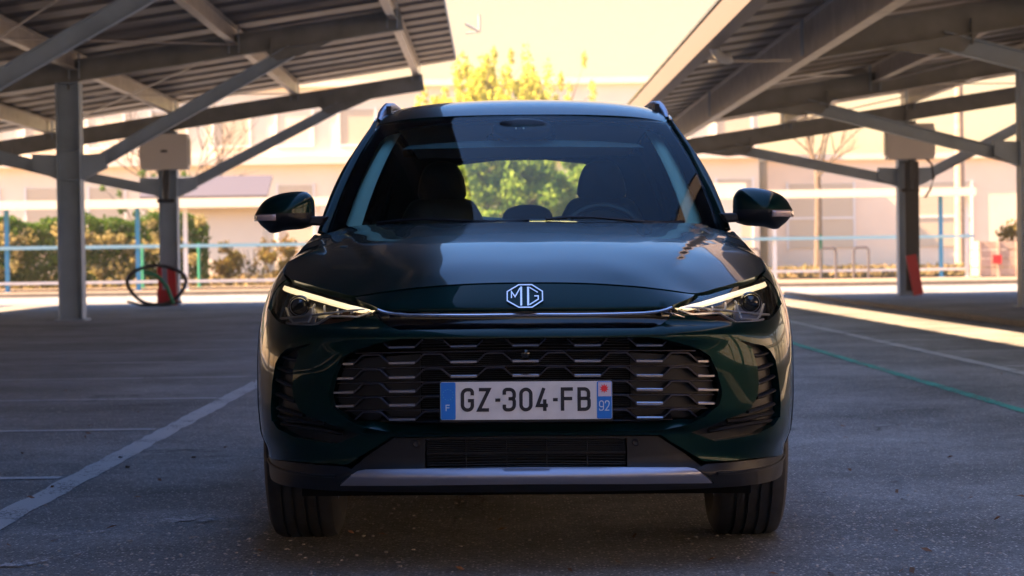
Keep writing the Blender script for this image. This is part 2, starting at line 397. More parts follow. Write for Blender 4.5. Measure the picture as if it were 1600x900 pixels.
def bodyp(name, m, outer, holes=(), parent=None, **k): return panel(name, m, parent or car, body, body_n, outer, holes, **k)
def mean_n(path): return None
def strip(mb, path, half, off, depth, surf=body, nrm=body_n, cham=.3):
    """rib following a path on a surface: 'half' its half width, standing from off-depth to off"""
    P = np.array(path, float); p = surf(P[:, 0], P[:, 1]); n = nrm(P[:, 0], P[:, 1]); tg = np.gradient(p, axis=0); tg /= np.linalg.norm(tg, axis=1, keepdims=True)
    sd_ = np.cross(tg, n); sd_ /= np.linalg.norm(sd_, axis=1, keepdims=True)
    prof = [(-half, off - depth), (-half, off - half * cham), (-half * (1 - cham), off), (half * (1 - cham), off), (half, off - half * cham), (half, off - depth)]
    rows = [[p[i] + sd_[i] * a + n[i] * b for (a, b) in prof] for i in range(len(p))]
    k = len(mb.v); mb.grid(rows); m_ = len(prof); mb.f.append(tuple(k + j for j in range(m_))); mb.f.append(tuple(k + (len(p) - 1) * m_ + j for j in range(m_ - 1, -1, -1)))
def resample(pts, step):
    P = np.array(pts, float); d = np.concatenate([[0], np.cumsum(np.hypot(*np.diff(P, axis=0).T))]); n = max(2, int(d[-1] / step) + 1); t = np.linspace(0, d[-1], n)
    return list(zip(np.interp(t, d, P[:, 0]), np.interp(t, d, P[:, 1])))

# ---- outlines traced on the front
grille_r = TT((817, 528), (1012, 527), (1029, 530), (1054, 535), (1090, 546), (1106, 557), (1117, 581), (1124, 608), (1124, 618), (1120, 633), (1095, 653), (1068, 665), (1032, 672), (974, 674), (817, 675))
grille_o = mirror(grille_r)
head_bot = TT((1048, 484), (1068, 490), (1095, 496), (1120, 500), (1150, 502), (1180, 501), (1198, 498))
s_tip = T(1048, 482)[0]
S_B = s_of_y(.56)
def top_pts(a, b, n, dz=0.0): return [(float(t), float(zt(t)) - dz) for t in np.linspace(a, b, n)]
s_in = T(1086, 463)[0]; s_hout = s_of_y(.60)
nose = mirror([(0, float(zt(0)) - .003)] + top_pts(.05, s_in - .004, 10, .003) + TT((1060, 472), (1043, 479), (1028, 482.5), (990, 485), (950, 486.5), (880, 487), (817, 487)))
vent_r = TT((1149, 531), (1170, 536), (1190, 540), (1200, 548), (1208, 562), (1213, 590), (1216, 628)) + [(T(1216, 628)[0], .46)] + TT((1214, 652), (1205, 665), (1178, 679), (1135, 687), (1112, 690), (1096, 683), (1076, 676), (1100, 668), (1131, 655), (1155, 647), (1170, 638), (1180, 617), (1182, 600), (1180, 573), (1171, 543))
lo = TT((1224 - 8, 712), (1178, 716), (1140, 720), (1096, 722), (1084, 714), (1051, 695), (1028, 680), (974, 680.5), (900, 681), (817, 681))
zc = lo[0][1]
bump = mirror(TT((817, 513), (900, 513), (1013, 513), (1030, 507), (1044, 497), (1052, 489)) + [(a, b - .003) for a, b in head_bot[1:]] +
              [(s_of_y(.44), .80), (S_B - .002, .815), (S_B - .002, .55), (S_B - .002, .40), (S_B - .03, zc + .004)] + lo)
bodyp('bumper', MT['paint'], bump, [grille_o, vent_r, flip(vent_r)], sp=.016, thick=.03)
bodyp('nose_panel', MT['paint'], nose, sp=.016, thick=.02)
# black recess under the nose and its bright strip
rec = mirror(TT((817, 485), (950, 484.5), (1020, 481.5), (1044, 476), (1058, 478), (1055, 492), (1044, 502), (1026, 512), (1010, 516), (817, 516)))
bodyp('upper_intake', MT['gloss_black'], rec, sp=.02, off=-.018, thick=.01)
mb = MB(); pth = TT((817, 492), (900, 492), (960, 491), (1000, 489.5), (1025, 486.5), (1047, 481.5)); full = [(-a, b) for a, b in pth[:0:-1]] + pth
strip(mb, resample(full, .02), .0052, .006, .022, cham=.5); mb.build('bright_strip', MT['dchrome'], car, smooth=True)
mb = MB(); pth = TT((1035, 487), (1055, 492), (1066, 496)); strip(mb, resample(pth, .01), .002, .002, .012)
mb.build('bright_strip', MT['dchrome'], car, smooth=True)
# dark core behind the openings
core = mirror([(0, .84), (.55, .83), (.8, .80), (S_B - .04, .76), (S_B - .02, .45), (S_B - .06, .27), (0, .27)])
bodyp('front_core', MT['void'], core, sp=.05, off=-.075, thick=.005)

# ---- grille
gr = MB(); gt = MB(); gpoly_px = [(817, 528), (1012, 527), (1029, 530), (1054, 535), (1090, 546), (1106, 557), (1117, 581), (1124, 608), (1124, 618), (1120, 633), (1095, 653), (1068, 665), (1032, 672), (974, 674), (817, 675)]
gfull = gpoly_px + [(1634 - a, b) for a, b in reversed(gpoly_px)]
def clip_px(path, marg=2.0):
    P = np.array(resample(path, 3.0)); ok = inpoly(P, gfull) & (edgedist(P, gfull) > marg); out = []; cur = []
    for p, k in zip(P, ok):
        if k: cur.append(tuple(p))
        else:
            if len(cur) > 2: out.append(cur)
            cur = []
    if len(cur) > 2: out.append(cur)
    return out
def S2(p):                        # any side
    if p[0] >= 817: return T(*p)
    a = T(1634 - p[0], p[1]); return (-a[0], a[1])
rows_y = [541.5, 565.5, 588.5, 610.5, 632, 655.5]
tabs = [797 + 97.4 * i for i in range(-3, 4)]
plate_px = (684, 597, 952, 657)
for ri, y in enumerate(rows_y):
    up = y - 13.5; path = [(505, y)]
    for c in tabs:
        path += [(c - 15, up), (c, y), (c + 41, y), (c + 55, up)]
    path = path[1:]
    for seg in clip_px(path): strip(gr, [S2(p) for p in seg], .0030, -.012, .040)
    for seg in clip_px([(505, y + 7.6 if ri < 5 else y + 10), (1130, y + 7.6 if ri < 5 else y + 10)], 3): strip(gr, [S2(p) for p in resample(seg, 12)], .0020, -.026, .035)
    for c in tabs:
        for seg in clip_px([(c, y - .5), (c + 41, y - .5)], 3):
            if abs(y - 588.5) < 1 or ri < 3 or c > 940 or c < 650 or ri == 5:
                g1 = MB(); strip(g1, [S2(p) for p in seg], .0050 if ri < 5 else .004, -.010, .014, cham=.45); g1.build('grille_accent', MT['dchrome'], car, smooth=True, ang=25)
gr.build('grille_mesh', MT['edge'], car, smooth=True, ang=25)
gi = MB()
for y in np.arange(531, 674, 3.1):      # fine slats of the radiator in the middle field
    for seg in clip_px([(650, y), (984, y)], 3): strip(gi, [S2(p) for p in resample(seg, 20)], .0013, -.052, .008)
gi.build('radiator_slats', MT['clad'], car)
for sg in (1, -1):                       # closed outer fields of the grille
    fld = TT((985, 553), (1040, 556), (1104, 560), (1114, 583), (1121, 608), (1120, 625), (1093, 650), (1066, 661), (985, 668))
    bodyp('grille_insert', MT['satin_black'], fld if sg > 0 else flip(fld), sp=.025, off=-.046, thick=.005)
# parking camera under the middle accent
c0 = body(*T(817, 553)); mb = MB(); mb.lathe([(-.014, .010), (-.012, .013), (.03, .014)], 'y', 20, (0, float(c0[1]), float(c0[2])), cap=True); mb.build('parking_camera', MT['gloss_black'], car, smooth=True)

# ---- lower intake, skid plate, cladding
low = mirror(TT((817, 683), (1026, 683), (1049, 698), (1080, 718), (1094, 726), (1078, 731), (817, 732)))
slat_r = TT((817, 686), (976, 686), (977, 728), (817, 728)); slat_o = mirror(slat_r)
bodyp('lower_intake', MT['clad'], low, [slat_o], sp=.02, off=-.016, thick=.03)
mb = MB()
for k in range(15):
    y = 688 + k * 2.9
    pth = [S2((x, y)) for x in (660, 740, 817, 894, 975)]; strip(mb, pth, .0016 if k != 7 else .0028, -.030 if k != 7 else -.022, .02)
for x in (722, 786, 850, 914): strip(mb, [S2((x, 687)), S2((x, 700)), S2((x, 715)), S2((x, 728))], .0013, -.024, .02)
mb.build('lower_slats', MT['satin_black'], car)
for sg in (1, -1):
    a = T(989, 692); p = body(a[0], a[1]); mb = MB(); mb.lathe([(-.0, .0), (-.002, .009), (.0, .0115), (.01, .0118)], 'y', 24, (sg * float(p[0]), float(p[1]) + .012, float(p[2])))
    mb.build('parking_sensor', MT['satin_black'], car, smooth=True)
skid = mirror(TT((817, 732), (1068, 732), (1080, 734), (1090, 739), (1108, 754), (1000, 755.5), (817, 756)))
bodyp('skid_plate', MT['silver'], skid, sp=.012, off=.004, thick=.02)
zb = T(817, 770)[1]
clad = mirror(TT((817, 758), (1000, 757.5), (1111, 755.5), (1093, 739), (1084, 733), (1098, 726), (1140, 722.5), (1180, 718), (1212, 713)) +
              [(S_B - .035, zc), (S_B + .0, zc - .005), (S_B + .005, .33), (S_B - .03, .268), (S_B - .12, .262), (S_B - .3, .262), (.45, zb), (0, zb)])
bodyp('lower_cladding', MT['clad'], clad, sp=.02, off=.0, thick=.03)
mb = MB(); strip(mb, resample(TT((1116, 740), (1150, 738), (1185, 733)) + [(S_B - .06, T(1185, 733)[1] + .01)], .02), .004, .006, .01)
mb.build('cladding_rib', MT['clad'], car, smooth=True); mb = MB()
strip(mb, [(-a, b) for a, b in resample(TT((1116, 740), (1150, 738), (1185, 733)) + [(S_B - .06, T(1185, 733)[1] + .01)], .02)], .004, .006, .01)
mb.build('cladding_rib', MT['clad'], car, smooth=True)
# underside
mb = MB(); mb.box(-.70, .70, .20, 4.3, .235, .262); mb.build('undertray', MT['void'], car)

# ---- side vents
for sg in (1, -1):
    pv = vent_r if sg > 0 else flip(vent_r)
    v = empty('side_vent', parent=car)
    bodyp('vent_insert', MT['satin_black'], pv, parent=v, sp=.02, off=-.026, thick=.004)
    mb = MB()
    for (a, b) in [((1178, 556), (1204, 550)), ((1183, 578), (1209, 569)), ((1184, 600), (1212, 588)), ((1184, 622), (1213, 610)), ((1170, 645), (1212, 632)), ((1135, 662), (1210, 645)), ((1105, 676), (1206, 658))]:
        q = [T(*a), T((a[0] * 2 + b[0]) / 3, (a[1] * 2 + b[1]) / 3 + 1.5), T((a[0] + 2 * b[0]) / 3, (a[1] + 2 * b[1]) / 3 + 1), T(*b)]
        q = resample(q, .01); q = q if sg > 0 else [(-i, j) for i, j in q]; strip(mb, q, .006, -.008, .02, cham=.9)
    mb.build('vent_fins', MT['satin_black'], v, smooth=True, ang=20)

# ---- headlamps
hl_top = top_pts(s_in + .012, s_hout, 16, .006)
hl = [head_bot[0]] + hl_top + [(s_of_y(.62), .875), (s_of_y(.60), .85), (s_of_y(.52), .825), (s_of_y(.42), .808)] + head_bot[:0:-1]
for sg in (1, -1):
    h = empty('headlamp', parent=car)
    A_ = (lambda p: p) if sg > 0 else flip
    B_ = (lambda p: p) if sg > 0 else (lambda p: [(-a, b) for a, b in p])
    bodyp('lamp_housing', MT['lampdark'], A_(hl), parent=h, sp=.02, off=-.045, thick=.003)
    bodyp('lamp_cover', MT['lens'], A_(hl), parent=h, sp=.016, off=-.001, rim=False)
    drl = TT((1054, 482), (1061, 476), (1100, 465), (1150, 450.5), (1196, 437), (1199, 443.5), (1150, 457), (1100, 471), (1063, 482))
    bodyp('light_strip', MT['drl'], A_(drl), parent=h, sp=.012, off=-.010, thick=.008)
    mb = MB()
    for path in ([(1058, 487), (1082, 491), (1128, 487), (1152, 499), (1175, 498), (1196, 494)], [(1070, 484.5), (1130, 481), (1170, 483), (1205, 487)],
                 [(1149, 464), (1154, 478), (1160, 493), (1185, 494), (1192, 483), (1196, 470)], [(1133, 466), (1128, 482)], [(1112, 472), (1108, 485)], [(1092, 479), (1089, 487)]):
        strip(mb, B_(resample(TT(*path), .008)), .0028, -.014, .006)
    mb.build('lamp_frame', MT['chrome'], h, smooth=True)
    br = TT((1070, 488), (1092, 479), (1125, 469), (1128, 484), (1084, 490))
    bodyp('reflector', MT['bronze'], A_(br), parent=h, sp=.015, off=-.030, thick=.01)
    br = TT((1085, 494), (1128, 490), (1148, 500), (1120, 499), (1095, 496))
    bodyp('reflector', MT['bronze'], A_(br), parent=h, sp=.015, off=-.020, thick=.01)
    br = TT((1152, 462), (1196, 449), (1204, 470), (1199, 484), (1158, 489), (1151, 474))
    bodyp('reflector', MT['silver'], A_(br), parent=h, sp=.012, off=-.038, thick=.004)
    c = body(*T(1172, 474)); mb = MB(); cc = (sg * float(c[0]), float(c[1]) + .03, float(c[2]))
    mb.lathe([(-.005, .0), (-.004, .012), (-.001, .022), (.005, .027), (.03, .028)], 'y', 28, cc); mb.build('projector', MT['bulb'], h, smooth=True)
    mb = MB(); mb.lathe([(.0, .029), (-.004, .031), (-.004, .033), (.02, .036)], 'y', 28, cc); mb.build('projector_ring', MT['lampdark'], h, smooth=True)

# ---- flanks
def YZ(*p): return [(s_of_y(a), b) for a, b in p]
def arc(yc, zc_, r, a0, a1, n=22): return [(s_of_y(yc + r * math.cos(R(t))), zc_ + r * math.sin(R(t))) for t in np.linspace(a0, a1, n)]
WF, WR, WZ = .97, 3.72, .357
for sg in (1, -1):
    A_ = (lambda p: p) if sg > 0 else flip
    fen = [(S_B + .002, .80)] + [(s_of_y(.585), .83)] + [(s_of_y(.63), .865)] + [(s_of_y(.64), .89)] + top_pts(s_hout + .012, s_of_y(1.50), 22, .003) + YZ((1.50, .38)) + arc(WF, WZ, .42, 4, 176)
    fen = [q for q in fen]
    bodyp('front_fender', MT['paint'], A_(fen), sp=.022, thick=.015)
    for nm, y0, y1 in (('front_door', 1.504, 2.52), ('rear_door', 2.524, 3.46)):
        dr = top_pts(s_of_y(y0), s_of_y(y1), 14, .004) + (YZ((y1, .38), (y0, .38)) if y1 < 3 else [(s_of_y(y1), .80)] + arc(WR, WZ, .42, 130, 176, 8) + YZ((y0, .38)))
        d = bodyp(nm, MT['paint'], A_(dr), sp=.03, thick=.015)
        mb = MB(); hy = y1 - .22; P = body(s_of_y(hy), .93); mb.tube([(sg * (P[0] + .012 + (.02 if 0 < i < 4 else 0)), hy - .1 + i * .05, .93) for i in range(5)], .012, 8); mb.build('door_handle', MT['paint'], d, smooth=True)
    qt = [(s_of_y(3.464), .80)] + top_pts(s_of_y(3.464), SMAX - .62, 14, .003) + [(SMAX - .62, .42)] + [(s_of_y(4.14), .42)] + arc(WR, WZ, .42, 8, 129, 16)
    bodyp('rear_quarter', MT['paint'], A_(qt), sp=.03, thick=.015)
    for yc in (WF, WR):
        ring = arc(yc, WZ, .418, 0, 180, 30) + arc(yc, WZ, .372, 180, 0, 30)
        bodyp('arch_trim', MT['clad'], A_(ring), sp=.02, off=.003, thick=.05)
        mb = MB(); wl = [(yc + .405 * math.cos(R(t)), WZ + .405 * math.sin(R(t))) for t in range(-14, 195, 8)]
        mb.grid([[(sg * .50, a, b), (sg * (.80 if a < yc else .86), a, b)] for a, b in wl]); mb.add([(sg * .50, a, b) for a, b in wl], [tuple(range(len(wl)))]); mb.build('wheel_well', MT['void'], car)
    sill = YZ((1.38, .376), (3.31, .376), (3.31, .24), (1.38, .24)); bodyp('sill_cladding', MT['clad'], A_(sill), sp=.05, off=.0, thick=.04)
rear_hi = [(SMAX - .616, .50)] + [(SMAX - .616, float(zt(SMAX - .616)) - .003)] + top_pts(SMAX - .5, SMAX - 1e-3, 6, .003) + [(SMAX - 1e-3, .50)]
for sg in (1, -1):
    A_ = (lambda p: p) if sg > 0 else flip
    bodyp('tailgate', MT['paint'], A_(rear_hi), sp=.04, thick=.015)
    bodyp('rear_bumper', MT['clad'], A_([(SMAX - .616, .497), (SMAX - 1e-3, .497), (SMAX - 1e-3, .27), (SMAX - .616, .27)]), sp=.04, thick=.015)
    bodyp('rear_lamp', MT['red_lamp'], A_([(SMAX - .9, .95), (SMAX - .3, .93), (SMAX - .3, .86), (SMAX - .9, .84)]), sp=.03, off=.012, thick=.014)

# ---- bonnet
bo = []
for t in np.linspace(0, s_of_y(1.40), 90):
    x_, y_ = edge_xy(t); bo.append((float(x_), float(y_)))
rear = [(.60, 1.42), (.40, 1.33), (.2, 1.275), (0, 1.26)]
bo = bo + rear; bo = bo + [(-a, b) for a, b in reversed(bo) if a > 1e-5]
# 4 mm shut gap: pull the outline slightly inwards
def shrink(p, d):
    P = np.array(p); t = np.roll(P, -1, 0) - np.roll(P, 1, 0); t /= np.maximum(np.linalg.norm(t, axis=1, keepdims=True), 1e-9); n = np.c_[-t[:, 1], t[:, 0]]
    ar = np.sum(P[:, 0] * np.roll(P[:, 1], -1) - np.roll(P[:, 0], -1) * P[:, 1]); return [tuple(q) for q in P + n * (d if ar > 0 else -d)]
panel('bonnet', MT['paint'], car, bon, bon_n, shrink(bo, .004), sp=.02, thick=.022)
panel('bonnet_underlay', MT['void'], car, bon, bon_n, shrink(bo, -.012), sp=.06, off=-.03, rim=False)

# ---- glasshouse
def ws(x, t):
    x = np.asarray(x, float); t = np.asarray(t, float); k = (x / .75) ** 2
    return np.stack([x, 1.24 + .74 * t + (.30 - .06 * t) * k + (.04 * k * k) * (1 - t), 1.082 + .462 * t + .030 * np.sin(np.pi * np.clip(t, 0, 1)) - (.012 + .012 * t) * k], -1)
def numn(f, h=2e-3, flipn=False):
    def g(a, b):
        n = np.cross(f(a + h, b) - f(a - h, b), f(a, b + h) - f(a, b - h)); n /= np.linalg.norm(n, axis=-1, keepdims=True); return -n if flipn else n
    return g
ws_n = numn(ws)
wx = lambda t: .752 - .165 * t ** 1.12     # half width of the screen at height t
TS = list(np.linspace(0, 1, 16))
wo_ = [(wx(t), t) for t in TS] + [(-wx(t), t) for t in TS[::-1]]
panel('windscreen', MT['windscreen'], car, ws, ws_n, wo_, sp=.05, rim=False)
fin = [(wx(t) - .062 + .01 * t, t) for t in np.linspace(.05, .80, 12)]; fin = fin + [(wx(.88) - .085, .89), (wx(.9) - .16, .925), (.3, .945)]; fin = chaikin([(.3, .035), (.60, .035)] + fin + [(-a, b) for a, b in reversed([(.3, .035), (.60, .035)] + fin)], 1)
panel('screen_border', MT['gloss_black'], car, ws, ws_n, [(wx(t), t) for t in TS] + [(-wx(t), t) for t in TS[::-1]] + [(-wx(0), -.12), (wx(0), -.12)], [fin], sp=.05, off=-.006, rim=False)
hb = chaikin([(-.52, .83), (.52, .83), (.47, .91), (-.47, .91)], 1)
panel('header_trim', MT['header'], car, ws, ws_n, hb, sp=.05, off=-.075, rim=False)
# roof
zr = curve1([(1.9, 1.515), (1.98, 1.546), (2.08, 1.588), (2.2, 1.617), (2.4, 1.642), (2.6, 1.652), (2.9, 1.657), (3.3, 1.646), (3.7, 1.61), (4.1, 1.54), (4.3, 1.50)], .05)
def roof(x, y):
    x = np.asarray(x, float); y = np.asarray(y, float); k = np.abs(x) / .6
    return np.stack([x, y, zr(y - .10 * k * k) - .030 * k ** 2.2 - .020 * k ** 7], -1)
roof_n = numn(roof)
def ws_top(x): p = ws(x, 1.0); return (float(p[0]), float(p[1]) + .004)
rt = [ws_top(x) for x in np.linspace(-.585, .585, 24)]
ro = rt + [(.612, 2.25), (.618, 2.6), (.615, 3.2), (.60, 3.7), (.565, 4.06), (.35, 4.13), (0, 4.15), (-.35, 4.13), (-.565, 4.06), (-.60, 3.7), (-.615, 3.2), (-.618, 2.6), (-.612, 2.25)]
panel('roof', MT['paint'], car, roof, roof_n, ro, sp=.035, thick=.03)
panel('headliner', MT['headliner'], car, roof, roof_n, shrink(ro, .03), sp=.08, off=-.055, rim=False)
# sides above the belt: parameters (y at belt .. , t)
def side(y, t):
    y = np.asarray(y, float); t = np.asarray(t, float); b = np.interp(y, [1.4, 1.6, 1.85, 2.4, 3.2, 3.7, 4.1, 4.4], [.778, .790, .808, .823, .828, .818, .785, .72])
    top = np.interp(y, [1.4, 2.0, 2.25, 2.6, 3.2, 3.7, 4.1, 4.4], [.60, .606, .620, .626, .623, .608, .57, .55]); zb_ = np.interp(y, [1.4, 2.4, 3.2, 4.4], [1.068, 1.088, 1.108, 1.138])
    zt_ = roof(top * .985, y)[..., 2] - .004
    zt_ = np.where(y < 2.12, np.interp(y, [1.4, 2.12], [1.515, float(roof(.60, 2.12)[2]) - .004]), zt_)
    return np.stack([b + (top - b) * t + .022 * np.sin(np.pi * np.clip(t, 0, 1)), y, zb_ + (zt_ - zb_) * t], -1)
side_n = numn(side)
def mside(y, t): p = side(-np.asarray(y), t); p[..., 0] *= -1; return p
for sg in (1, -1):
    def sf(a, b, sg=sg):
        p = side(a, b); p = p.copy(); p[..., 0] *= sg; return p
    sn = numn(sf, flipn=(sg < 0))
    yl = lambda t: 1.56 + .50 * t      # leading edge of the side glass
    gf = [(1.68, .03), (2.42, .03), (2.46, .90), (2.10, .90), (2.0, .72)]
    gr_ = [(2.56, .03), (3.36, .03), (3.40, .90), (2.52, .90)]
    gq = [(3.46, .10), (3.88, .28), (3.66, .84), (3.48, .88)]
    frame = [(1.57, 0.0), (2.4, 0.0), (3.2, 0.0), (3.9, 0), (4.30, 0.0), (4.22, .4), (4.08, 1.0), (3.2, 1.0), (2.6, 1.0), (2.1, 1.0), (1.93, .72), (1.75, .38)]
    panel('window_frame', MT['gloss_black'], car, sf, sn, frame, [gf, gr_, gq], sp=.05, thick=.02)
    for g, nm in ((gf, 'side_window'), (gr_, 'side_window'), (gq, 'quarter_window')):
        panel(nm, MT['sideglass'], car, sf, sn, g, sp=.08, off=-.004, rim=False)
    # A pillar: ruled between screen edge and side frame
    mb = MB(); rows = []
    for t in np.linspace(0, 1, 24):
        a = ws(wx(t) + .001, t); yy = np.interp(t, [0, .36, .72, 1], [1.57, 1.75, 1.93, 2.10]); b = side(yy, t)
        a = np.array(a); b = np.array(b); mid = (a + b) / 2 + np.array([.010, -.012, .010]); rows.append([(a if True else a), a * .72 + b * .28 + np.array([.005, -.009, .009]), mid, a * .25 + b * .75 + np.array([.008, -.006, .006]), b])
    if sg < 0: rows = [[p * np.array([-1, 1, 1]) for p in r_] for r_ in rows]
    mb.grid(rows); mb.build('front_pillar', MT['paint'], car, smooth=True, ang=80)
    # interior pillar trim, seen through the screen as a pale band
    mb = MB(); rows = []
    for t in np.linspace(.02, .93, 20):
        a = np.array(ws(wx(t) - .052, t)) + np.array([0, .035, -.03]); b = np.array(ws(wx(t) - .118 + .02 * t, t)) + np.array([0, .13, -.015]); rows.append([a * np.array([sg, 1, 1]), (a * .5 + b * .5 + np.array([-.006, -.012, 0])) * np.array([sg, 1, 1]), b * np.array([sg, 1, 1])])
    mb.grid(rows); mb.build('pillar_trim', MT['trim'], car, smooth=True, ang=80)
    # centre pillar inside, roof rail
    mb = MB(); mb.tube([(sg * .74, 2.50, 1.05), (sg * .70, 2.52, 1.25), (sg * .60, 2.55, 1.50)], [.05, .045, .04], 10); mb.build('centre_pillar', MT['trim'], car, smooth=True)
    mb = MB(); rows = []
    for y_, x_, h_, w_, th_ in [(2.20, .596, -.006, .008, .006), (2.30, .594, .000, .014, .012), (2.42, .588, .012, .017, .015), (2.55, .582, .022, .018, .015), (2.75, .576, .028, .018, .014), (3.1, .568, .030, .018, .013), (3.5, .560, .026, .016, .012), (3.8, .545, .018, .014, .010), (3.92, .54, .0, .010, .006)]:
        z_ = float(roof(x_ - .02, y_)[2]) + h_; rows.append([(sg * (x_ + w_ * a), y_, z_ + th_ * b) for a, b in ((-1, -.6), (-.6, -1), (.6, -1), (1, -.6), (1, .3), (.5, 1), (-.5, 1), (-1, .3), (-1, -.6))])
    mb.grid(rows); mb.build('roof_rail', MT['silver'], car, smooth=True, ang=60)
    for y_ in (2.40, 3.75):
        mb = MB(); z_ = float(roof(.56, y_)[2]); mb.box(sg * .565 - .010, sg * .565 + .010, y_ - .05, y_ + .05, z_ - .02, z_ + .022); mb.build('rail_foot', MT['satin_black'], car)
# rear screen and pillars
def rs(x, t):
    x = np.asarray(x, float); t = np.asarray(t, float); k = (x / .6) ** 2
    return np.stack([x, 4.44 - .30 * t - .09 * k, 1.14 + .385 * t + .012 * np.sin(np.pi * t) - .02 * k * t], -1)
rs_n = numn(rs, flipn=True)
ro2 = [(-.78, 0), (.78, 0), (.68, .9), (.62, 1.0), (-.62, 1.0), (-.68, .9)]; ri2 = chaikin([(-.56, .10), (.56, .10), (.50, .90), (-.50, .90)], 2)
panel('tailgate_frame', MT['paint'], car, rs, rs_n, ro2, [ri2], sp=.06, thick=.03)
panel('rear_window', MT['rearglass'], car, rs, rs_n, ri2, sp=.1, off=-.005, rim=False)

# ---- interior
mb = MB(); mb.box(-.72, .72, 1.3, 4.3, .30, .34)
mb.add([(-.74, 1.35, .9), (.74, 1.35, .9), (.74, 1.35, .3), (-.74, 1.35, .3)], [(0, 1, 2, 3)]); mb.build('cabin_floor', MT['carpet'], car)
for sg in (1, -1):
    mb = MB(); mb.box(sg * .74, sg * .77, 1.6, 4.2, .34, 1.07); mb.build('door_lining', MT['carpet'], car)
mb = MB(); rows = []
for x in np.linspace(-.70, .70, 29):
    hump = .035 * math.exp(-((x - .33) / .17) ** 4); k = (x / .75) ** 2 * .26
    rows.append([(x, 1.33 + k, 1.06), (x, 1.48 + k * .8, 1.072 + hump * .2), (x, 1.70 + k * .5, 1.080 + hump), (x, 1.82 + k * .3, 1.07 + hump), (x, 1.88 + k * .2, 1.02), (x, 1.88, .80), (x, 1.80, .62)])
mb.grid(rows); mb.build('dashboard', MT['seat'], car, smooth=True, ang=50)
mb = MB(); mb.box(-.12, .12, 1.80, 1.815, 1.00, 1.125); mb.build('centre_screen', MT['gloss_black'], car, bevel=.005)
mb = MB(); c = Vector((.318, 1.98, 1.01)); ax = R(24)
ring = [c + Vector((.185 * math.cos(a), .185 * math.sin(a) * math.sin(ax), .185 * math.sin(a) * math.cos(ax))) for a in np.linspace(0, 2 * math.pi, 40, endpoint=False)]
mb.tube(ring, .016, 8, closed=True); mb.build('steering_wheel', MT['satin_black'], car, smooth=True)
def lobe(mb, outline, y0, y1, n=6):
    """rounded cushion: outline (x,z) closed, domed towards both y ends"""
    O = np.array(outline); c = O.mean(0); rings = []
    for j in range(n + 1):
        a = math.pi * j / n; sc = math.sin(a) ** .35 if 0 < j < n else .02; y_ = (y0 + y1) / 2 - (y1 - y0) / 2 * math.cos(a); P = c + (O - c) * sc; rings.append([(p[0], y_, p[1]) for p in P] + [(P[0][0], y_, P[0][1])])
    mb.grid(rings)
for sx_ in (-.350, .335):
    st = empty('front_seat', parent=car)
    mb = MB(); lobe(mb, chaikin([(sx_ - .24, .6), (sx_ + .24, .6), (sx_ + .22, 1.02), (sx_ + .155, 1.20), (sx_ + .10, 1.235), (sx_ - .10, 1.235), (sx_ - .155, 1.20), (sx_ - .22, 1.02)], 2), 2.42, 2.60); mb.build('backrest', MT['seat'], st, smooth=True, ang=70)
    mb = MB(); lobe(mb, chaikin([(sx_ - .11, 1.20), (sx_ + .11, 1.20), (sx_ + .098, 1.32), (sx_ + .055, 1.39), (sx_ - .055, 1.39), (sx_ - .098, 1.32)], 2), 2.46, 2.58); mb.build('headrest', MT['seat'], st, smooth=True, ang=70)
    mb = MB(); mb.box(sx_ - .25, sx_ + .25, 2.0, 2.5, .5, .66); mb.build('cushion', MT['seat'], st, bevel=.04)
rs_ = empty('rear_bench', parent=car)
mb = MB(); mb.box(-.64, .64, 3.40, 3.56, .6, 1.14); mb.build('backrest', MT['seat'], rs_, bevel=.05)
for x in (-.38, 0.02, .38):
    mb = MB(); hw = .12; lobe(mb, chaikin([(x - hw, 1.13), (x + hw, 1.13), (x + hw, 1.19), (x + .06, 1.225), (x - .06, 1.225), (x - hw, 1.19)], 2), 3.42, 3.52); mb.build('headrest', MT['seat'], rs_, smooth=True, ang=70)
# inner mirror with the sensor pod
iw = empty('inner_mirror', parent=car)
mb = MB(); lobe(mb, chaikin([(-.02 - .125, 1.425), (.02 + .105, 1.425), (.02 + .115, 1.49), (-.02 - .130, 1.49)], 2), 2.03, 2.07); mb.build('mirror_case', MT['gloss_black'], iw, smooth=True, ang=70)
mb = MB(); p0 = ws(0., .93); lobe(mb, chaikin([(-.13, 1.44), (.13, 1.44), (.12, 1.53), (-.12, 1.53)], 2), 1.89, 2.03); mb.build('sensor_pod', MT['satin_black'], iw, smooth=True, ang=70)
for x in (-.018, .012):
    mb = MB(); mb.lathe([(-.002, .0), (-.002, .004), (.004, .004)], 'y', 12, (x - .01, 1.885, 1.487)); mb.build('sensor_window', MT['chrome'], iw)

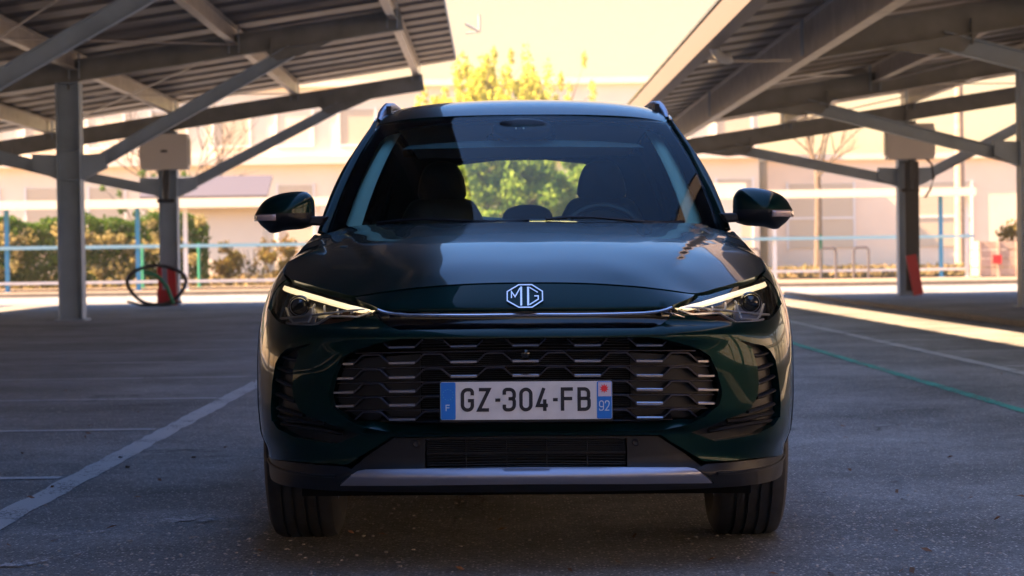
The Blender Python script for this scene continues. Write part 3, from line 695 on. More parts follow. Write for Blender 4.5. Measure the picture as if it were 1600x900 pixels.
# ---- door mirrors
mo = [(1145.4, 312), (1146.7, 305), (1153, 296.5), (1161, 293.6), (1177.7, 293.5), (1198.4, 296.5), (1217.7, 303), (1228.7, 312), (1234.5, 322), (1238.5, 328.5), (1239, 333), (1233.5, 340.6), (1228, 347.5), (1220.4, 353), (1214, 359.0), (1202.5, 357), (1193, 354), (1166.7, 353), (1157, 350), (1149, 347.5), (1145.4, 340), (1145, 326)]
DM = CAR_Y + 1.56
def m2(p): return ((p[0] - 817) / F * DM, .98 + (400 - p[1] - (p[0] - 817) * .0078) / F * DM)
MO = chaikin([m2(p) for p in mo], 2); zs = m2((1190, 328.4))[1]
def dome(x, z, O, c, H):
    pass
for sg in (1, -1):
    dmi = empty('door_mirror', parent=car)
    O = np.array(MO); c = O.mean(0); K = 14; rings = []
    for j in range(K + 1):
        r_ = math.sin(math.pi / 2 * j / K); dep = .085 * (1 - math.cos(math.asin(min(1, r_)))); P = c + (O - c) * r_
        rings.append([(p[0], 1.56 - .07 + dep - (.02 * (p[0] - .9)) + .18 * max(0, p[0] - .93), p[1]) for p in P])
    back = [(c[0] + (p[0] - c[0]) * .93, 1.56 + .075, c[1] + (p[1] - c[1]) * .93) for p in O]
    rings.append([(p[0], 1.56 + .045 + .1 * max(0, p[0] - .93), p[1]) for p in O]); rings.append(back)
    n = len(O); up_f = MB(); lo_f = MB()
    for i in range(len(rings) - 1):
        for k in range(n):
            q = [rings[i][k], rings[i][(k + 1) % n], rings[i + 1][(k + 1) % n], rings[i + 1][k]]; zz = sum(a[2] for a in q) / 4
            q = [(sg * a[0], a[1], a[2]) for a in q]
            (up_f if zz > zs else lo_f).add(q, [(0, 1, 2, 3)])
    for mb_, nm, mm in ((up_f, 'mirror_cap', MT['paint']), (lo_f, 'mirror_housing', MT['satin_black'])):
        import bmesh
        bm = bmesh.new(); vs = [bm.verts.new(v) for v in mb_.v]
        for f in mb_.f:
            try: bm.faces.new([vs[i] for i in f])
            except Exception: pass
        bmesh.ops.remove_doubles(bm, verts=bm.verts, dist=1e-5)
        bmesh.ops.recalc_face_normals(bm, faces=bm.faces)
        me = bpy.data.meshes.new(nm); bm.to_mesh(me); bm.free(); me.materials.append(mm); me.polygons.foreach_set('use_smooth', [True] * len(me.polygons))
        o = bpy.data.objects.new(nm, me); COL.objects.link(o); o.parent = dmi
    mb = MB(); mb.add([(sg * p[0], p[1] - .004, p[2]) for p in back], [tuple(range(len(back)))]); mb.build('mirror_face', MT['mirror'], dmi)
    # indicator
    ip = [m2(p) for p in [(1201.5, 332.5), (1204, 330), (1236, 329.6), (1239.5, 333), (1235, 339), (1207, 340)]]
    mb = MB(); cI = np.mean(ip, 0)
    def yfront(x, z):
        v = np.array([x, z]) - c; 
        rr = max(1e-6, np.hypot(*v)); an = np.arctan2(O[:, 1] - c[1], O[:, 0] - c[0]); a0 = math.atan2(v[1], v[0]); k = int(np.argmin(np.abs(np.angle(np.exp(1j * (an - a0)))))); R0 = np.hypot(*(O[k] - c)); t = min(1, rr / R0)
        return 1.49 + .085 * (1 - math.sqrt(max(0, 1 - t * t))) - .02 * (x - .9) + .18 * max(0, x - .93)
    ipd = densify(ip, .006); fr_ = [(sg * p[0], yfront(*p) - .006, p[1]) for p in ipd]; bk = [(sg * p[0], yfront(*p) + .01, p[1]) for p in ipd]; k = len(ipd)
    grd = []
    for j in range(6):
        t = j / 5; a = (ip[0][0] + (ip[3][0] - ip[0][0]) * t); top_ = (a, m2((1204, 330.2))[1]); bot = (min(a, 1.035), m2((1204, 339.5))[1]); grd.append([(sg * a, yfront(a, top_[1] + (bot[1] - top_[1]) * u) - .012, top_[1] + (bot[1] - top_[1]) * u) for u in (0, .33, .66, 1)])
    mb.grid(grd); ob = mb.build('indicator', MT['indicator'], dmi, smooth=True); so_ = ob.modifiers.new('s', 'SOLIDIFY'); so_.thickness = .006
    # arm
    mb = MB(); a = m2((1128, 333)); b = m2((1150, 333)); d0 = m2((1134, 348)); d1 = m2((1152, 347))
    mb.prism([(sg * .745, a[1]), (sg * b[0], b[1]), (sg * (b[0] + .01), d1[1]), (sg * .77, d0[1])], 'y', 1.54, 1.62); mb.build('mirror_arm', MT['satin_black'], dmi, bevel=.008)

# ---- wheels
def wheel(x, y, sg):
    wv = empty('wheel', (x, y, WZ - .002), (0, 0, 0), parent=car); RR = .355; W2 = .117
    prof = [(-W2 + .02, .24), (-W2 - .004, .28), (-W2, RR - .035), (-W2 + .012, RR - .012), (-W2 + .03, RR - .002)]
    xs = [-.058, -.020, .020, .058]
    for g in xs: prof += [(g - .006, RR), (g - .005, RR - .012), (g + .005, RR - .012), (g + .006, RR)]
    prof += [(W2 - .03, RR - .002), (W2 - .012, RR - .012), (W2, RR - .035), (W2 + .004, .28), (W2 - .02, .24)]
    mb = MB(); mb.lathe(prof, 'x', 90); mb.build('tyre', MT['rubber'], wv, smooth=True, ang=30)
    mb = MB(); mb.lathe([(-W2 + .02, .245), (-W2 + .03, .225), (0, .20), (W2 - .03, .225), (W2 - .02, .245)], 'x', 60)
    for k in range(5):
        a = 2 * math.pi * k / 5
        for da in (-.16, .16): mb.bar((sg * .07, .05 * math.cos(a), .05 * math.sin(a)), (sg * .085, .235 * math.cos(a + da), .235 * math.sin(a + da)), .03, .025, up=(1, 0, 0))
    mb.lathe([(sg * .04, 0.0), (sg * .09, .0), (sg * .085, .06), (sg * .03, .065)], 'x', 30); mb.build('rim', MT['alloy'], wv, smooth=True, ang=30)
    mb = MB(); mb.lathe([(sg * -.03, .0), (sg * -.03, .16), (sg * 0.0, .16), (sg * 0.0, .0)], 'x', 40); mb.build('brake_disc', MT['alloy'], wv)
for sg in (1, -1):
    wheel(sg * .762, WF, sg); wheel(sg * .785, WR, sg)

# ---- lettering helpers
def rounded(pts, rad, closed=False, seg=7):
    out = []; n = len(pts)
    for i in range(n):
        p = Vector(pts[i]); r_ = rad[i] if isinstance(rad, (list, tuple)) else rad
        if (not closed and i in (0, n - 1)) or r_ <= 0: out.append(tuple(p)); continue
        a = Vector(pts[i - 1]); b = Vector(pts[(i + 1) % n]); da = (a - p); db = (b - p); r2 = min(r_, da.length * .499, db.length * .499)
        p1 = p + da.normalized() * r2; p2 = p + db.normalized() * r2
        for k in range(seg + 1):
            t = k / seg; k1 = .4477
            c1 = p1 + (p - p1) * .5523; c2 = p2 + (p - p2) * .5523
            out.append(tuple(p1 * (1 - t) ** 3 + c1 * 3 * t * (1 - t) ** 2 + c2 * 3 * t * t * (1 - t) + p2 * t ** 3))
    return out
def ribbon(mb, pts, th, y, dy=.0012, closed=False, pos=None):
    """flat stroke in the x-z plane facing -y"""
    P = [Vector(p) for p in pts]; n = len(P); L_ = []; R_ = []
    for i in range(n):
        if closed: a = P[i - 1]; b = P[(i + 1) % n]
        else: a = P[max(i - 1, 0)]; b = P[min(i + 1, n - 1)]
        d1 = (P[i] - a); d2 = (b - P[i]); d1 = d1.normalized() if d1.length > 1e-9 else d2.normalized(); d2 = d2.normalized() if d2.length > 1e-9 else d1
        t = (d1 + d2).normalized(); nn = Vector((-t.y, t.x)); c_ = max(.35, nn.dot(Vector((-d1.y, d1.x)))); L_.append(P[i] + nn * (th / 2 / c_)); R_.append(P[i] - nn * (th / 2 / c_))
    Y = (lambda q: y) if pos is None else (lambda q: y + pos(q))
    V = []
    for q in L_ + R_: V.append((q.x, Y(q), q.y))
    for q in L_ + R_: V.append((q.x, Y(q) + dy, q.y))
    Fc = []; m_ = n if closed else n - 1
    for i in range(m_):
        j = (i + 1) % n; Fc += [(i, j, n + j, n + i), (i, 2 * n + i, 2 * n + j, j), (n + i, n + j, 3 * n + j, 3 * n + i)]
    mb.add(V, Fc)
GL = {
 'G': [([(1, .72), (1, 1), (0, 1), (0, 0), (1, 0), (1, .46), (.55, .46)], [0, .5, .5, .5, .5, 0, 0])],
 'Z': [([(0, 1), (1, 1), (0, 0), (1, 0)], 0)],
 '3': [([(0, .74), (0, 1), (1, 1), (1, .54), (.42, .54)], [0, .5, .5, .3, 0]), ([(.42, .54), (1.0, .54), (1, 0), (0, 0), (0, .26)], [0, .3, .5, .5, 0])],
 '0': [([(0, .5), (0, 1), (1, 1), (1, 0), (0, 0), (0, .5)], [0, .5, .5, .5, .5, 0])],
 '4': [([(.66, 1.06), (.0, .20), (1.06, .20)], 0), ([(.74, .50), (.74, -.07)], 0)],
 'F': [([(0, -.07), (0, 1), (1.05, 1)], 0), ([(0, .53), (.98, .53)], 0)],
 'B': [([(.9, .535), (0, .535)], 0), ([(0, .53), (0, 1), (.95, 1), (.95, .535), (.5, .535)], [0, 0, .42, .25, 0]), ([(.5, .535), (1, .535), (1, 0), (0, 0), (0, .53)], [0, .25, .42, 0, 0])],
 '9': [([(1, .62), (1, .38), (0, .38), (0, 1), (1, 1), (1, 0), (0, 0), (0, .18)], [0, .4, .4, .5, .5, .5, .5, 0])],
 '2': [([(0, .74), (0, 1), (1, 1), (1, .56), (0, 0), (1.05, 0)], [0, .5, .5, .5, 0, 0])],
 '-': [([(-.1, .5), (1.1, .5)], 0)]}
def glyph(mb, ch, x0, x1, z0, z1, th, y):
    w_ = (x1 - x0 - th); h_ = (z1 - z0 - th)
    for pts, rad in GL[ch]:
        pp = [(x0 + th / 2 + p[0] * w_, z0 + th / 2 + p[1] * h_) for p in pts]; rd = [r_ * w_ for r_ in rad] if isinstance(rad, list) else rad * w_
        ribbon(mb, rounded(pp, rd), th, y)
# ---- number plate
YP = -.022
npl = empty('number_plate', parent=car)
k_ = F / (CAR_Y + YP)
def pl(px, py): return ((px - 818.0) / k_ + .0019, .98 + (400 - py) / k_)
def rrect(x0, x1, z0, z1, r_): return rounded([(x0, z0), (x1, z0), (x1, z1), (x0, z1)], r_, closed=True, seg=4)
x0, z1 = pl(683.8, 596.0 + .6); x1, z0 = pl(952.2, 656.0)
mb = MB(); mb.prism(rrect(x0 - .003, x1 + .003, z0 - .007, z1 + .004, .006), 'y', YP + .004, YP + .022); mb.build('plate_holder', MT['satin_black'], npl)
mb = MB(); mb.prism(rrect(x0, x1, z0, z1, .006), 'y', YP, YP + .004); mb.build('plate', MT['plate_white'], npl)
bx = pl(707.5, 600)[0]; bx2 = pl(928.5, 600)[0]
mb = MB(); mb.prism(rrect(x0 + .001, bx, z0 + .001, z1 - .001, .004), 'y', YP - .0010, YP + .001); mb.build('plate_band', MT['plate_blue'], npl)
mb = MB(); mb.prism(rrect(bx2, x1 - .001, z0 + .001, z1 - .001, .004), 'y', YP - .0010, YP + .001); mb.build('plate_band', MT['plate_blue'], npl)
mb = MB(); th = .0105; za = pl(0, 643.3)[1]; zb2 = pl(0, 606)[1]
for ch, a, b in (('G', 715.5, 736.4), ('Z', 741.3, 762.4), ('3', 781, 802), ('0', 807, 828), ('4', 833, 853.6), ('F', 872, 893), ('B', 898, 919)):
    glyph(mb, ch, pl(a, 0)[0], pl(b, 0)[0], za, zb2, th, YP - .0014)
for a, b in ((769.5, 777.5), (859.8, 867.3)):
    xa, zz = pl(a, 625.3); xb = pl(b, 0)[0]; ribbon(mb, [(xa, zz), (xb, zz)], .0100, YP - .0014)
mb.build('plate_characters', MT['ink'], npl, fix=False)
mb = MB(); cx_, cz_ = pl(695.6, 616.5); r0 = 8.3 / k_
for i in range(12):
    a = math.pi / 6 * i; q = (cx_ + r0 * math.sin(a), cz_ + r0 * math.cos(a)); star = []
    for j in range(10): rr = .0017 if j % 2 == 0 else .0008; star.append((q[0] + rr * math.sin(j * math.pi / 5), q[1] + rr * math.cos(j * math.pi / 5)))
    mb.prism(star, 'y', YP - .0022, YP - .0009)
mb.build('plate_stars', MT['star'], npl)
mb = MB(); glyph(mb, 'F', *[pl(691.8, 0)[0], pl(698.5, 0)[0]], pl(0, 642)[1], pl(0, 632)[1], .0026, YP - .0018); mb.build('country_letter', MT['pwhite'], npl, fix=False); mb = MB(); glyph(mb, '9', pl(931.8, 0)[0], pl(939.4, 0)[0], pl(0, 643)[1], pl(0, 627)[1], .0028, YP - .0018); glyph(mb, '2', pl(941, 0)[0], pl(948.3, 0)[0], pl(0, 643)[1], pl(0, 627)[1], .0028, YP - .0018)
mb.build('region_number', MT['pwhite'], npl, fix=False)
mb = MB(); a = pl(930.5, 620.5); b = pl(950.8, 598.5); mb.box(a[0], b[0], YP - .0018, YP - .0004, a[1], b[1]); mb.build('plate_emblem', MT['ppale'], npl)
mb = MB(); cx_, cz_ = pl(940, 608); star = [(cx_ + (.0148 if j % 2 == 0 else .0080) * math.sin(j * math.pi / 10), cz_ + (.0148 if j % 2 == 0 else .0080) * math.cos(j * math.pi / 10)) for j in range(20)]
mb.prism(star, 'y', YP - .0026, YP - .0015); mb.build('plate_emblem_star', MT['pred'], npl)

# ---- badge on the nose
bd = empty('badge', parent=car)
YB = float(body(0.0, T(817, 463)[1])[1]); kb = F / (CAR_Y + YB)
def bp(a, b): return ((660 + a / 5 - 817.6) / kb, .98 + (400 - (430 + b / 5)) / kb)
sl_ = (body(0., .87)[1] - body(0., .84)[1]) / .03; zB = bp(0, 162)[1]
tilt = lambda q: float(sl_ * (q.y - zB))
oc = [bp(*p) for p in ((741, 76), (844, 76), (926, 128), (926, 198), (844, 249), (741, 249), (651, 198), (651, 128))]
mb = MB()
def bev_ring(mb, pts, th, y, pos, dy=.010): ribbon(mb, pts, th, y, dy, closed=True, pos=pos)
bev_ring(mb, oc, .0033, YB - .010, tilt); mb.build('badge_ring', MT['chrome'], bd, fix=True)
mb = MB(); P_ = [Vector(p) for p in oc]; V = [(p.x * .97, YB - .004 + tilt(p), p.y) for p in P_]; mb.add(V, [tuple(range(8))]); mb.build('badge_field', MT['paint'], bd, fix=False)
mb = MB()
for pts, th in (([bp(684, 178), bp(684, 128), bp(712, 168), bp(752, 100)], .0034), ([bp(760, 90), bp(760, 236)], .0056), ([bp(814, 92), bp(814, 236)], .0060),
                ([bp(824, 96), bp(890, 136)], .0028), ([bp(824, 230), bp(893, 188), bp(893, 163), bp(862, 163)], .0034)):
    ribbon(mb, pts, th, YB - .010, .008, pos=tilt)
mb.build('badge_letters', MT['chrome'], bd, fix=False)
# wipers at the screen base
for x0_, x1_ in ((-.55, .02), (.08, .60)):
    mb = MB(); pts = [tuple(np.array(ws(x, .035 + .015 * math.sin(i))) + np.array([0, -.02, .012])) for i, x in enumerate(np.linspace(x0_, x1_, 7))]; mb.tube(pts, .006, 6); mb.build('wiper', MT['satin_black'], car)
# ================================================================== THE PLACE
YAW = 0.0082                      # the car park's rows run very slightly to the left of the view
def lot(x, y): return (x - YAW * y, y)

def asphalt_mat():
    m = mat('asphalt', (0.045, 0.045, 0.05), 0.85); n = m.node_tree; p = n.nodes['Principled BSDF']; L = n.links
    t = n.nodes.new('ShaderNodeTexCoord')
    def noise(sc, det=5, rough=.6):
        x = n.nodes.new('ShaderNodeTexNoise'); x.inputs['Scale'].default_value = sc; x.inputs['Detail'].default_value = det; x.inputs['Roughness'].default_value = rough; L.new(t.outputs['Object'], x.inputs['Vector']); return x.outputs['Fac']
    def ramp(src, a, b, c, d):
        r_ = n.nodes.new('ShaderNodeMapRange'); r_.inputs[1].default_value = a; r_.inputs[2].default_value = b; r_.inputs[3].default_value = c; r_.inputs[4].default_value = d; L.new(src, r_.inputs[0]); return r_.outputs[0]
    def math_(op, a, b):
        x = n.nodes.new('ShaderNodeMath'); x.operation = op
        for i, v in enumerate((a, b)):
            if isinstance(v, (int, float)): x.inputs[i].default_value = v
            else: L.new(v, x.inputs[i])
        return x.outputs[0]
    big = ramp(noise(.55, 6, .65), .32, .68, .5, 1.45); mid = ramp(noise(6, 6, .7), .3, .7, .78, 1.22); fine = math_('MULTIPLY', ramp(noise(170, 3, .7), .25, .75, .15, 2.1), ramp(noise(48, 3, .7), .3, .7, .6, 1.4))
    v = n.nodes.new('ShaderNodeTexVoronoi'); v.inputs['Scale'].default_value = 75; L.new(t.outputs['Object'], v.inputs['Vector'])
    sc_ = n.nodes.new('ShaderNodeSeparateColor'); L.new(v.outputs['Color'], sc_.inputs[0])
    chip = math_('MULTIPLY', ramp(sc_.outputs[0], .74, .80, 0, 1), ramp(v.outputs['Distance'], .20, .42, 1, 0))
    v2 = n.nodes.new('ShaderNodeTexVoronoi'); v2.inputs['Scale'].default_value = 26; L.new(t.outputs['Object'], v2.inputs['Vector'])
    sc2 = n.nodes.new('ShaderNodeSeparateColor'); L.new(v2.outputs['Color'], sc2.inputs[0])
    chip2 = math_('MULTIPLY', ramp(sc2.outputs[1], .93, .94, 0, 1), ramp(v2.outputs['Distance'], .08, .18, 1, 0))
    f = math_('MULTIPLY', math_('MULTIPLY', big, mid), fine)
    vm = n.nodes.new('ShaderNodeVectorMath'); vm.operation = 'SCALE'; vm.inputs[0].default_value = (0.158, 0.158, 0.155); L.new(f, vm.inputs['Scale'])
    mixn = n.nodes.new('ShaderNodeMix'); mixn.data_type = 'RGBA'; L.new(math_('MULTIPLY', chip, .95), mixn.inputs[0]); L.new(vm.outputs[0], mixn.inputs[6]); mixn.inputs[7].default_value = (0.66, 0.60, 0.54, 1)
    mix2 = n.nodes.new('ShaderNodeMix'); mix2.data_type = 'RGBA'; L.new(math_('MULTIPLY', chip2, .8), mix2.inputs[0]); L.new(mixn.outputs[2], mix2.inputs[6]); mix2.inputs[7].default_value = (0.46, 0.40, 0.33, 1)
    # hairline cracks
    vc = n.nodes.new('ShaderNodeTexVoronoi'); vc.feature = 'DISTANCE_TO_EDGE'; vc.inputs['Scale'].default_value = .35
    nz = n.nodes.new('ShaderNodeTexNoise'); nz.inputs['Scale'].default_value = 2.5; nz.inputs['Detail'].default_value = 5; L.new(t.outputs['Object'], nz.inputs['Vector'])
    ad = n.nodes.new('ShaderNodeVectorMath'); ad.operation = 'ADD'; sc3 = n.nodes.new('ShaderNodeVectorMath'); sc3.operation = 'SCALE'; sc3.inputs['Scale'].default_value = .7
    L.new(nz.outputs['Color'], sc3.inputs[0]); L.new(t.outputs['Object'], ad.inputs[0]); L.new(sc3.outputs[0], ad.inputs[1]); L.new(ad.outputs[0], vc.inputs['Vector'])
    crk = math_('MULTIPLY', ramp(vc.outputs['Distance'], .0, .010, 1, 0), ramp(noise(.8, 2), .5, .6, 0, .7))
    mix3 = n.nodes.new('ShaderNodeMix'); mix3.data_type = 'RGBA'; L.new(crk, mix3.inputs[0]); L.new(mix2.outputs[2], mix3.inputs[6]); mix3.inputs[7].default_value = (0.012, 0.012, 0.013, 1)
    L.new(mix3.outputs[2], p.inputs['Base Color'])
    b = n.nodes.new('ShaderNodeBump'); b.inputs['Strength'].default_value = .7; b.inputs['Distance'].default_value = .010
    L.new(math_('ADD', noise(110, 4, .7), math_('MULTIPLY', noise(9, 4), 1.2)), b.inputs['Height']); L.new(b.outputs[0], p.inputs['Normal'])
    p.inputs['Specular IOR Level'].default_value = .35
    return m
def paintline_mat(name, col, wear):
    m = mat(name, col, .8); n = m.node_tree; p = n.nodes['Principled BSDF']; L = n.links; t = n.nodes.new('ShaderNodeTexCoord')
    a = n.nodes.new('ShaderNodeTexNoise'); a.inputs['Scale'].default_value = 45; a.inputs['Detail'].default_value = 6; a.inputs['Roughness'].default_value = .75
    c = n.nodes.new('ShaderNodeTexNoise'); c.inputs['Scale'].default_value = 2.2; c.inputs['Detail'].default_value = 3
    L.new(t.outputs['Object'], a.inputs['Vector']); L.new(t.outputs['Object'], c.inputs['Vector'])
    ad = n.nodes.new('ShaderNodeMath'); ad.operation = 'ADD'; mu = n.nodes.new('ShaderNodeMath'); mu.operation = 'MULTIPLY'; mu.inputs[1].default_value = .6
    L.new(c.outputs['Fac'], mu.inputs[0]); L.new(a.outputs['Fac'], ad.inputs[0]); L.new(mu.outputs[0], ad.inputs[1])
    r_ = n.nodes.new('ShaderNodeMapRange'); r_.inputs[1].default_value = wear; r_.inputs[2].default_value = wear + .07; L.new(ad.outputs[0], r_.inputs[0]); L.new(r_.outputs[0], p.inputs['Alpha'])
    return m
MT['asphalt'] = asphalt_mat()
MT['line'] = paintline_mat('worn_white_paint', (0.40, 0.395, 0.39), .665)
MT['line2'] = paintline_mat('faded_white_paint', (0.44, 0.44, 0.44), .68)
MT['green'] = paintline_mat('worn_green_paint', (0.03, 0.28, 0.21), .71)
MT['scuff'] = paintline_mat('paint_remains', (0.45, 0.42, 0.41), .80)
MT['steel'] = mat('painted_grey_steel', (0.28, 0.35, 0.43), 0.5, 0.0, noise=(2.5, .12), bump=(60, .05, .002))
MT['rafter'] = mat('shade_toned_rafter_steel', (0.20, 0.205, 0.20), 0.6, 0.0, noise=(2.5, .2))  # steel darkened in its base colour to stand in for shade under the roof
MT['galv'] = mat('galvanised_steel', (0.50, 0.46, 0.41), 0.42, 0.5, noise=(5, .15))
MT['sheet'] = mat('corrugated_sheet_steel', (0.19, 0.17, 0.155), 0.5, 0.2, noise=(1.3, .22))
MT['solar'] = mat('solar_cells', (0.012, 0.014, 0.03), 0.15, coat=.5)
MT['gutter'] = mat('pale_gutter', (0.13, 0.105, 0.09), 0.5)
MT['box'] = mat('inverter_cover', (0.62, 0.58, 0.54), 0.5)
MT['dark'] = mat('dark_plastic', (0.02, 0.02, 0.022), 0.5)
MT['red'] = mat('red_plastic', (0.50, 0.012, 0.02), 0.45)
MT['hose_g'] = mat('green_hose', (0.01, 0.16, 0.07), 0.5)
MT['blue'] = mat('blue_steel', (0.03, 0.22, 0.40), 0.5)
MT['pale_blue'] = mat('pale_blue_steel', (0.30, 0.55, 0.62), 0.5)
MT['white'] = mat('white_paint', (0.75, 0.74, 0.70), 0.5)
MT['greenpost'] = mat('green_post_paint', (0.02, 0.22, 0.14), 0.5)
MT['concrete'] = mat('pale_concrete', (0.21, 0.155, 0.10), 0.85, noise=(3, .12))
MT['kerb'] = mat('kerb_stone', (0.17, 0.14, 0.11), 0.85, noise=(6, .15))
MT['soil'] = mat('dry_soil', (0.14, 0.095, 0.055), 0.95, noise=(2.5, .35))
MT['cream'] = mat('cream_cladding', (0.82, 0.72, 0.55), 0.7, noise=(.4, .05))
MT['pink'] = mat('pinkish_cladding', (0.85, 0.68, 0.50), 0.7, noise=(.4, .06))
MT['cream_dark'] = mat('beige_trim', (0.74, 0.60, 0.50), 0.7)
MT['pane'] = mat('pale_window_glass', (0.55, 0.46, 0.34), 0.25)
MT['mauve'] = mat('mauve_grey_roofing', (0.075, 0.065, 0.075), 0.5)
MT['bark'] = mat('bark', (0.12, 0.085, 0.06), 0.9, noise=(8, .3))
MT['palewood'] = mat('weathered_pole_wood', (0.36, 0.27, 0.19), 0.85, noise=(5, .2))
MT['timber'] = mat('pale_boards', (0.42, 0.30, 0.23), 0.8, noise=(3, .2))
def leaf_mat(name, c1, c2, trans=.5):
    m = bpy.data.materials.new(name); m.use_nodes = True; n = m.node_tree; n.nodes.clear(); L = n.links
    o = n.nodes.new('ShaderNodeOutputMaterial'); d = n.nodes.new('ShaderNodeBsdfDiffuse'); tr = n.nodes.new('ShaderNodeBsdfTranslucent'); mx_ = n.nodes.new('ShaderNodeMixShader'); mx_.inputs[0].default_value = trans
    g = n.nodes.new('ShaderNodeNewGeometry'); r_ = n.nodes.new('ShaderNodeMix'); r_.data_type = 'RGBA'
    L.new(g.outputs['Random Per Island'], r_.inputs[0]); r_.inputs[6].default_value = (*c1, 1); r_.inputs[7].default_value = (*c2, 1)
    L.new(r_.outputs[2], d.inputs[0]); L.new(r_.outputs[2], tr.inputs[0]); L.new(d.outputs[0], mx_.inputs[1]); L.new(tr.outputs[0], mx_.inputs[2]); L.new(mx_.outputs[0], o.inputs[0]); return m
MT['leaf_hedge'] = leaf_mat('hedge_leaves', (0.018, 0.075, 0.012), (0.12, 0.18, 0.03))
MT['leaf_bloom'] = leaf_mat('pale_hedge_leaves', (0.26, 0.22, 0.08), (0.36, 0.30, 0.14))
MT['leaf_tree'] = leaf_mat('spring_leaves', (0.40, 0.42, 0.07), (0.60, 0.55, 0.12), .6)
MT['leaf_dense'] = leaf_mat('bright_green_leaves', (0.12, 0.20, 0.03), (0.34, 0.38, 0.09), .55)
MT['leaf_ochre'] = leaf_mat('ochre_leaves', (0.20, 0.11, 0.03), (0.16, 0.15, 0.04), .5)
MT['grass'] = leaf_mat('dry_grass_blades', (0.24, 0.17, 0.09), (0.20, 0.17, 0.07), .4)
MT['pebble'] = mat('pebbles', (0.30, 0.27, 0.25), 0.8, noise=(30, .5))
MT['deadleaf'] = mat('dead_leaf', (0.16, 0.07, 0.03), 0.8)

def sheet(name, pts, z, m, kind='structure', parent=None):
    mb = MB(); mb.add([(*lot(x, y), z) for x, y in pts], [tuple(range(len(pts)))]); o = mb.build(name, m, parent, fix=False); return tag(o, kind=kind)
def rect(x0, x1, y0, y1): return [(x0, y0), (x1, y0), (x1, y1), (x0, y1)]
# ground
sheet('ground', rect(-160, 160, -140, 260), -.02, MT['soil'])
sheet('car_park', rect(-90, 90, -90, 54.8), 0.0, MT['asphalt'])
sheet('pavement', rect(-90, 90, 55.0, 64.5), .10, MT['concrete'])
sheet('verge', rect(-90, 90, 64.5, 84), .104, MT['soil'])
sheet('street', rect(-90, 90, 84.2, 96), .02, MT['asphalt'])
mb = MB(); mb.box(-90, 90, 54.8, 55.0, -.02, .125); tag(mb.build('kerb', MT['kerb'], bevel=.02), kind='structure').rotation_euler = (0, 0, YAW)
mb = MB(); mb.box(6.62, 6.78, 5, 54, -.02, .07); k = mb.build('low_kerb', MT['kerb'], bevel=.02); k.rotation_euler = (0, 0, YAW); tag(k, kind='structure')
# markings
def wavy(name, x0, x1, y0, y1, m, z=.004, n=60, jit=.010):
    mb = MB(); rows = []
    for i in range(n + 1):
        t = i / n
        if (y1 - y0) > (x1 - x0): y = y0 + (y1 - y0) * t; rows.append([(*lot(x0 + random.uniform(-jit, jit), y), z), (*lot(x1 + random.uniform(-jit, jit), y), z)])
        else: x = x0 + (x1 - x0) * t; rows.append([(*lot(x, y0 + random.uniform(-jit, jit)), z), (*lot(x, y1 + random.uniform(-jit, jit)), z)])
    mb.grid(rows); return tag(mb.build(name, m, fix=False), kind='structure')
wavy('aisle_line', -1.965, -1.835, -6, 40, MT['line'], n=300)
wavy('aisle_line', 4.09, 4.21, -6, 52, MT['line'], n=300)
wavy('green_line', 3.13, 3.22, 6, 44, MT['green'], n=200)
SY = [6.35, 8.85, 11.33, 13.83, 16.3, 18.8, 21.3, 23.8, 26.3, 28.8, 31.3, 33.8, 36.3, 38.8]
for y in SY:
    wavy('bay_line', -6.9, -1.99, y - .045, y + .045, MT['line2'], n=50, jit=.004)
    wavy('bay_line', -12.2, -7.5, y - .045, y + .045, MT['line2'], n=50, jit=.004)
    wavy('bay_line', 4.23, 6.5, y - .045, y + .045, MT['line2'], n=30, jit=.004)
    wavy('bay_line', 8.8, 13.5, y - .045, y + .045, MT['line2'], n=30, jit=.004)
# remains of old paint near the camera
for i, (pa, wd) in enumerate((([(-1.72, 6.95), (-1.45, 7.12), (-1.22, 7.42), (-1.02, 7.5)], .10), ([(-1.95, 6.05), (-1.6, 6.3), (-1.35, 6.7)], .055), ([(-1.18, 7.25), (-1.0, 7.4)], .12))):
    mb = MB(); P_ = resample(pa, .02); rows = []
    for j, (x, y) in enumerate(P_):
        w_ = wd * (.3 + .7 * math.sin(math.pi * (j + .5) / len(P_))) * random.uniform(.6, 1.2); rows.append([(x - w_ * .5, y + w_ * .5, .005 + i * .003), (x + w_ * .5, y - w_ * .5, .005 + i * .003)])
    mb.grid(rows); tag(mb.build('paint_remains', MT['scuff'], fix=False), kind='structure')
# grit and dead leaves
mb = MB()
def pebble(mb, x, y, r_):
    k = 6; a0 = random.random() * 6; V = [(x + r_ * random.uniform(.7, 1.2) * math.cos(a0 + a * math.pi / 3), y + r_ * random.uniform(.7, 1.2) * math.sin(a0 + a * math.pi / 3), 0.001) for a in range(k)]
    V += [(x + (v[0] - x) * .6, y + (v[1] - y) * .6, r_ * .55) for v in V]; mb.add(V, [tuple(range(6, 12))] + [(i, (i + 1) % 6, 6 + (i + 1) % 6, 6 + i) for i in range(6)])
for _ in range(5000):
    y = 4.3 + 14 * random.random() ** 1.8; x = random.uniform(-.3, .3) * y * 1.0
    if random.random() < .4: x = random.choice((-1.05, 1.15)) + random.gauss(0, .25); y = random.uniform(5.2, 8)
    pebble(mb, x, y, random.choice((.0025, .003, .004, .005, .008)))
tag(mb.build('gravel', MT['pebble'], fix=False), kind='stuff')
mb = MB()
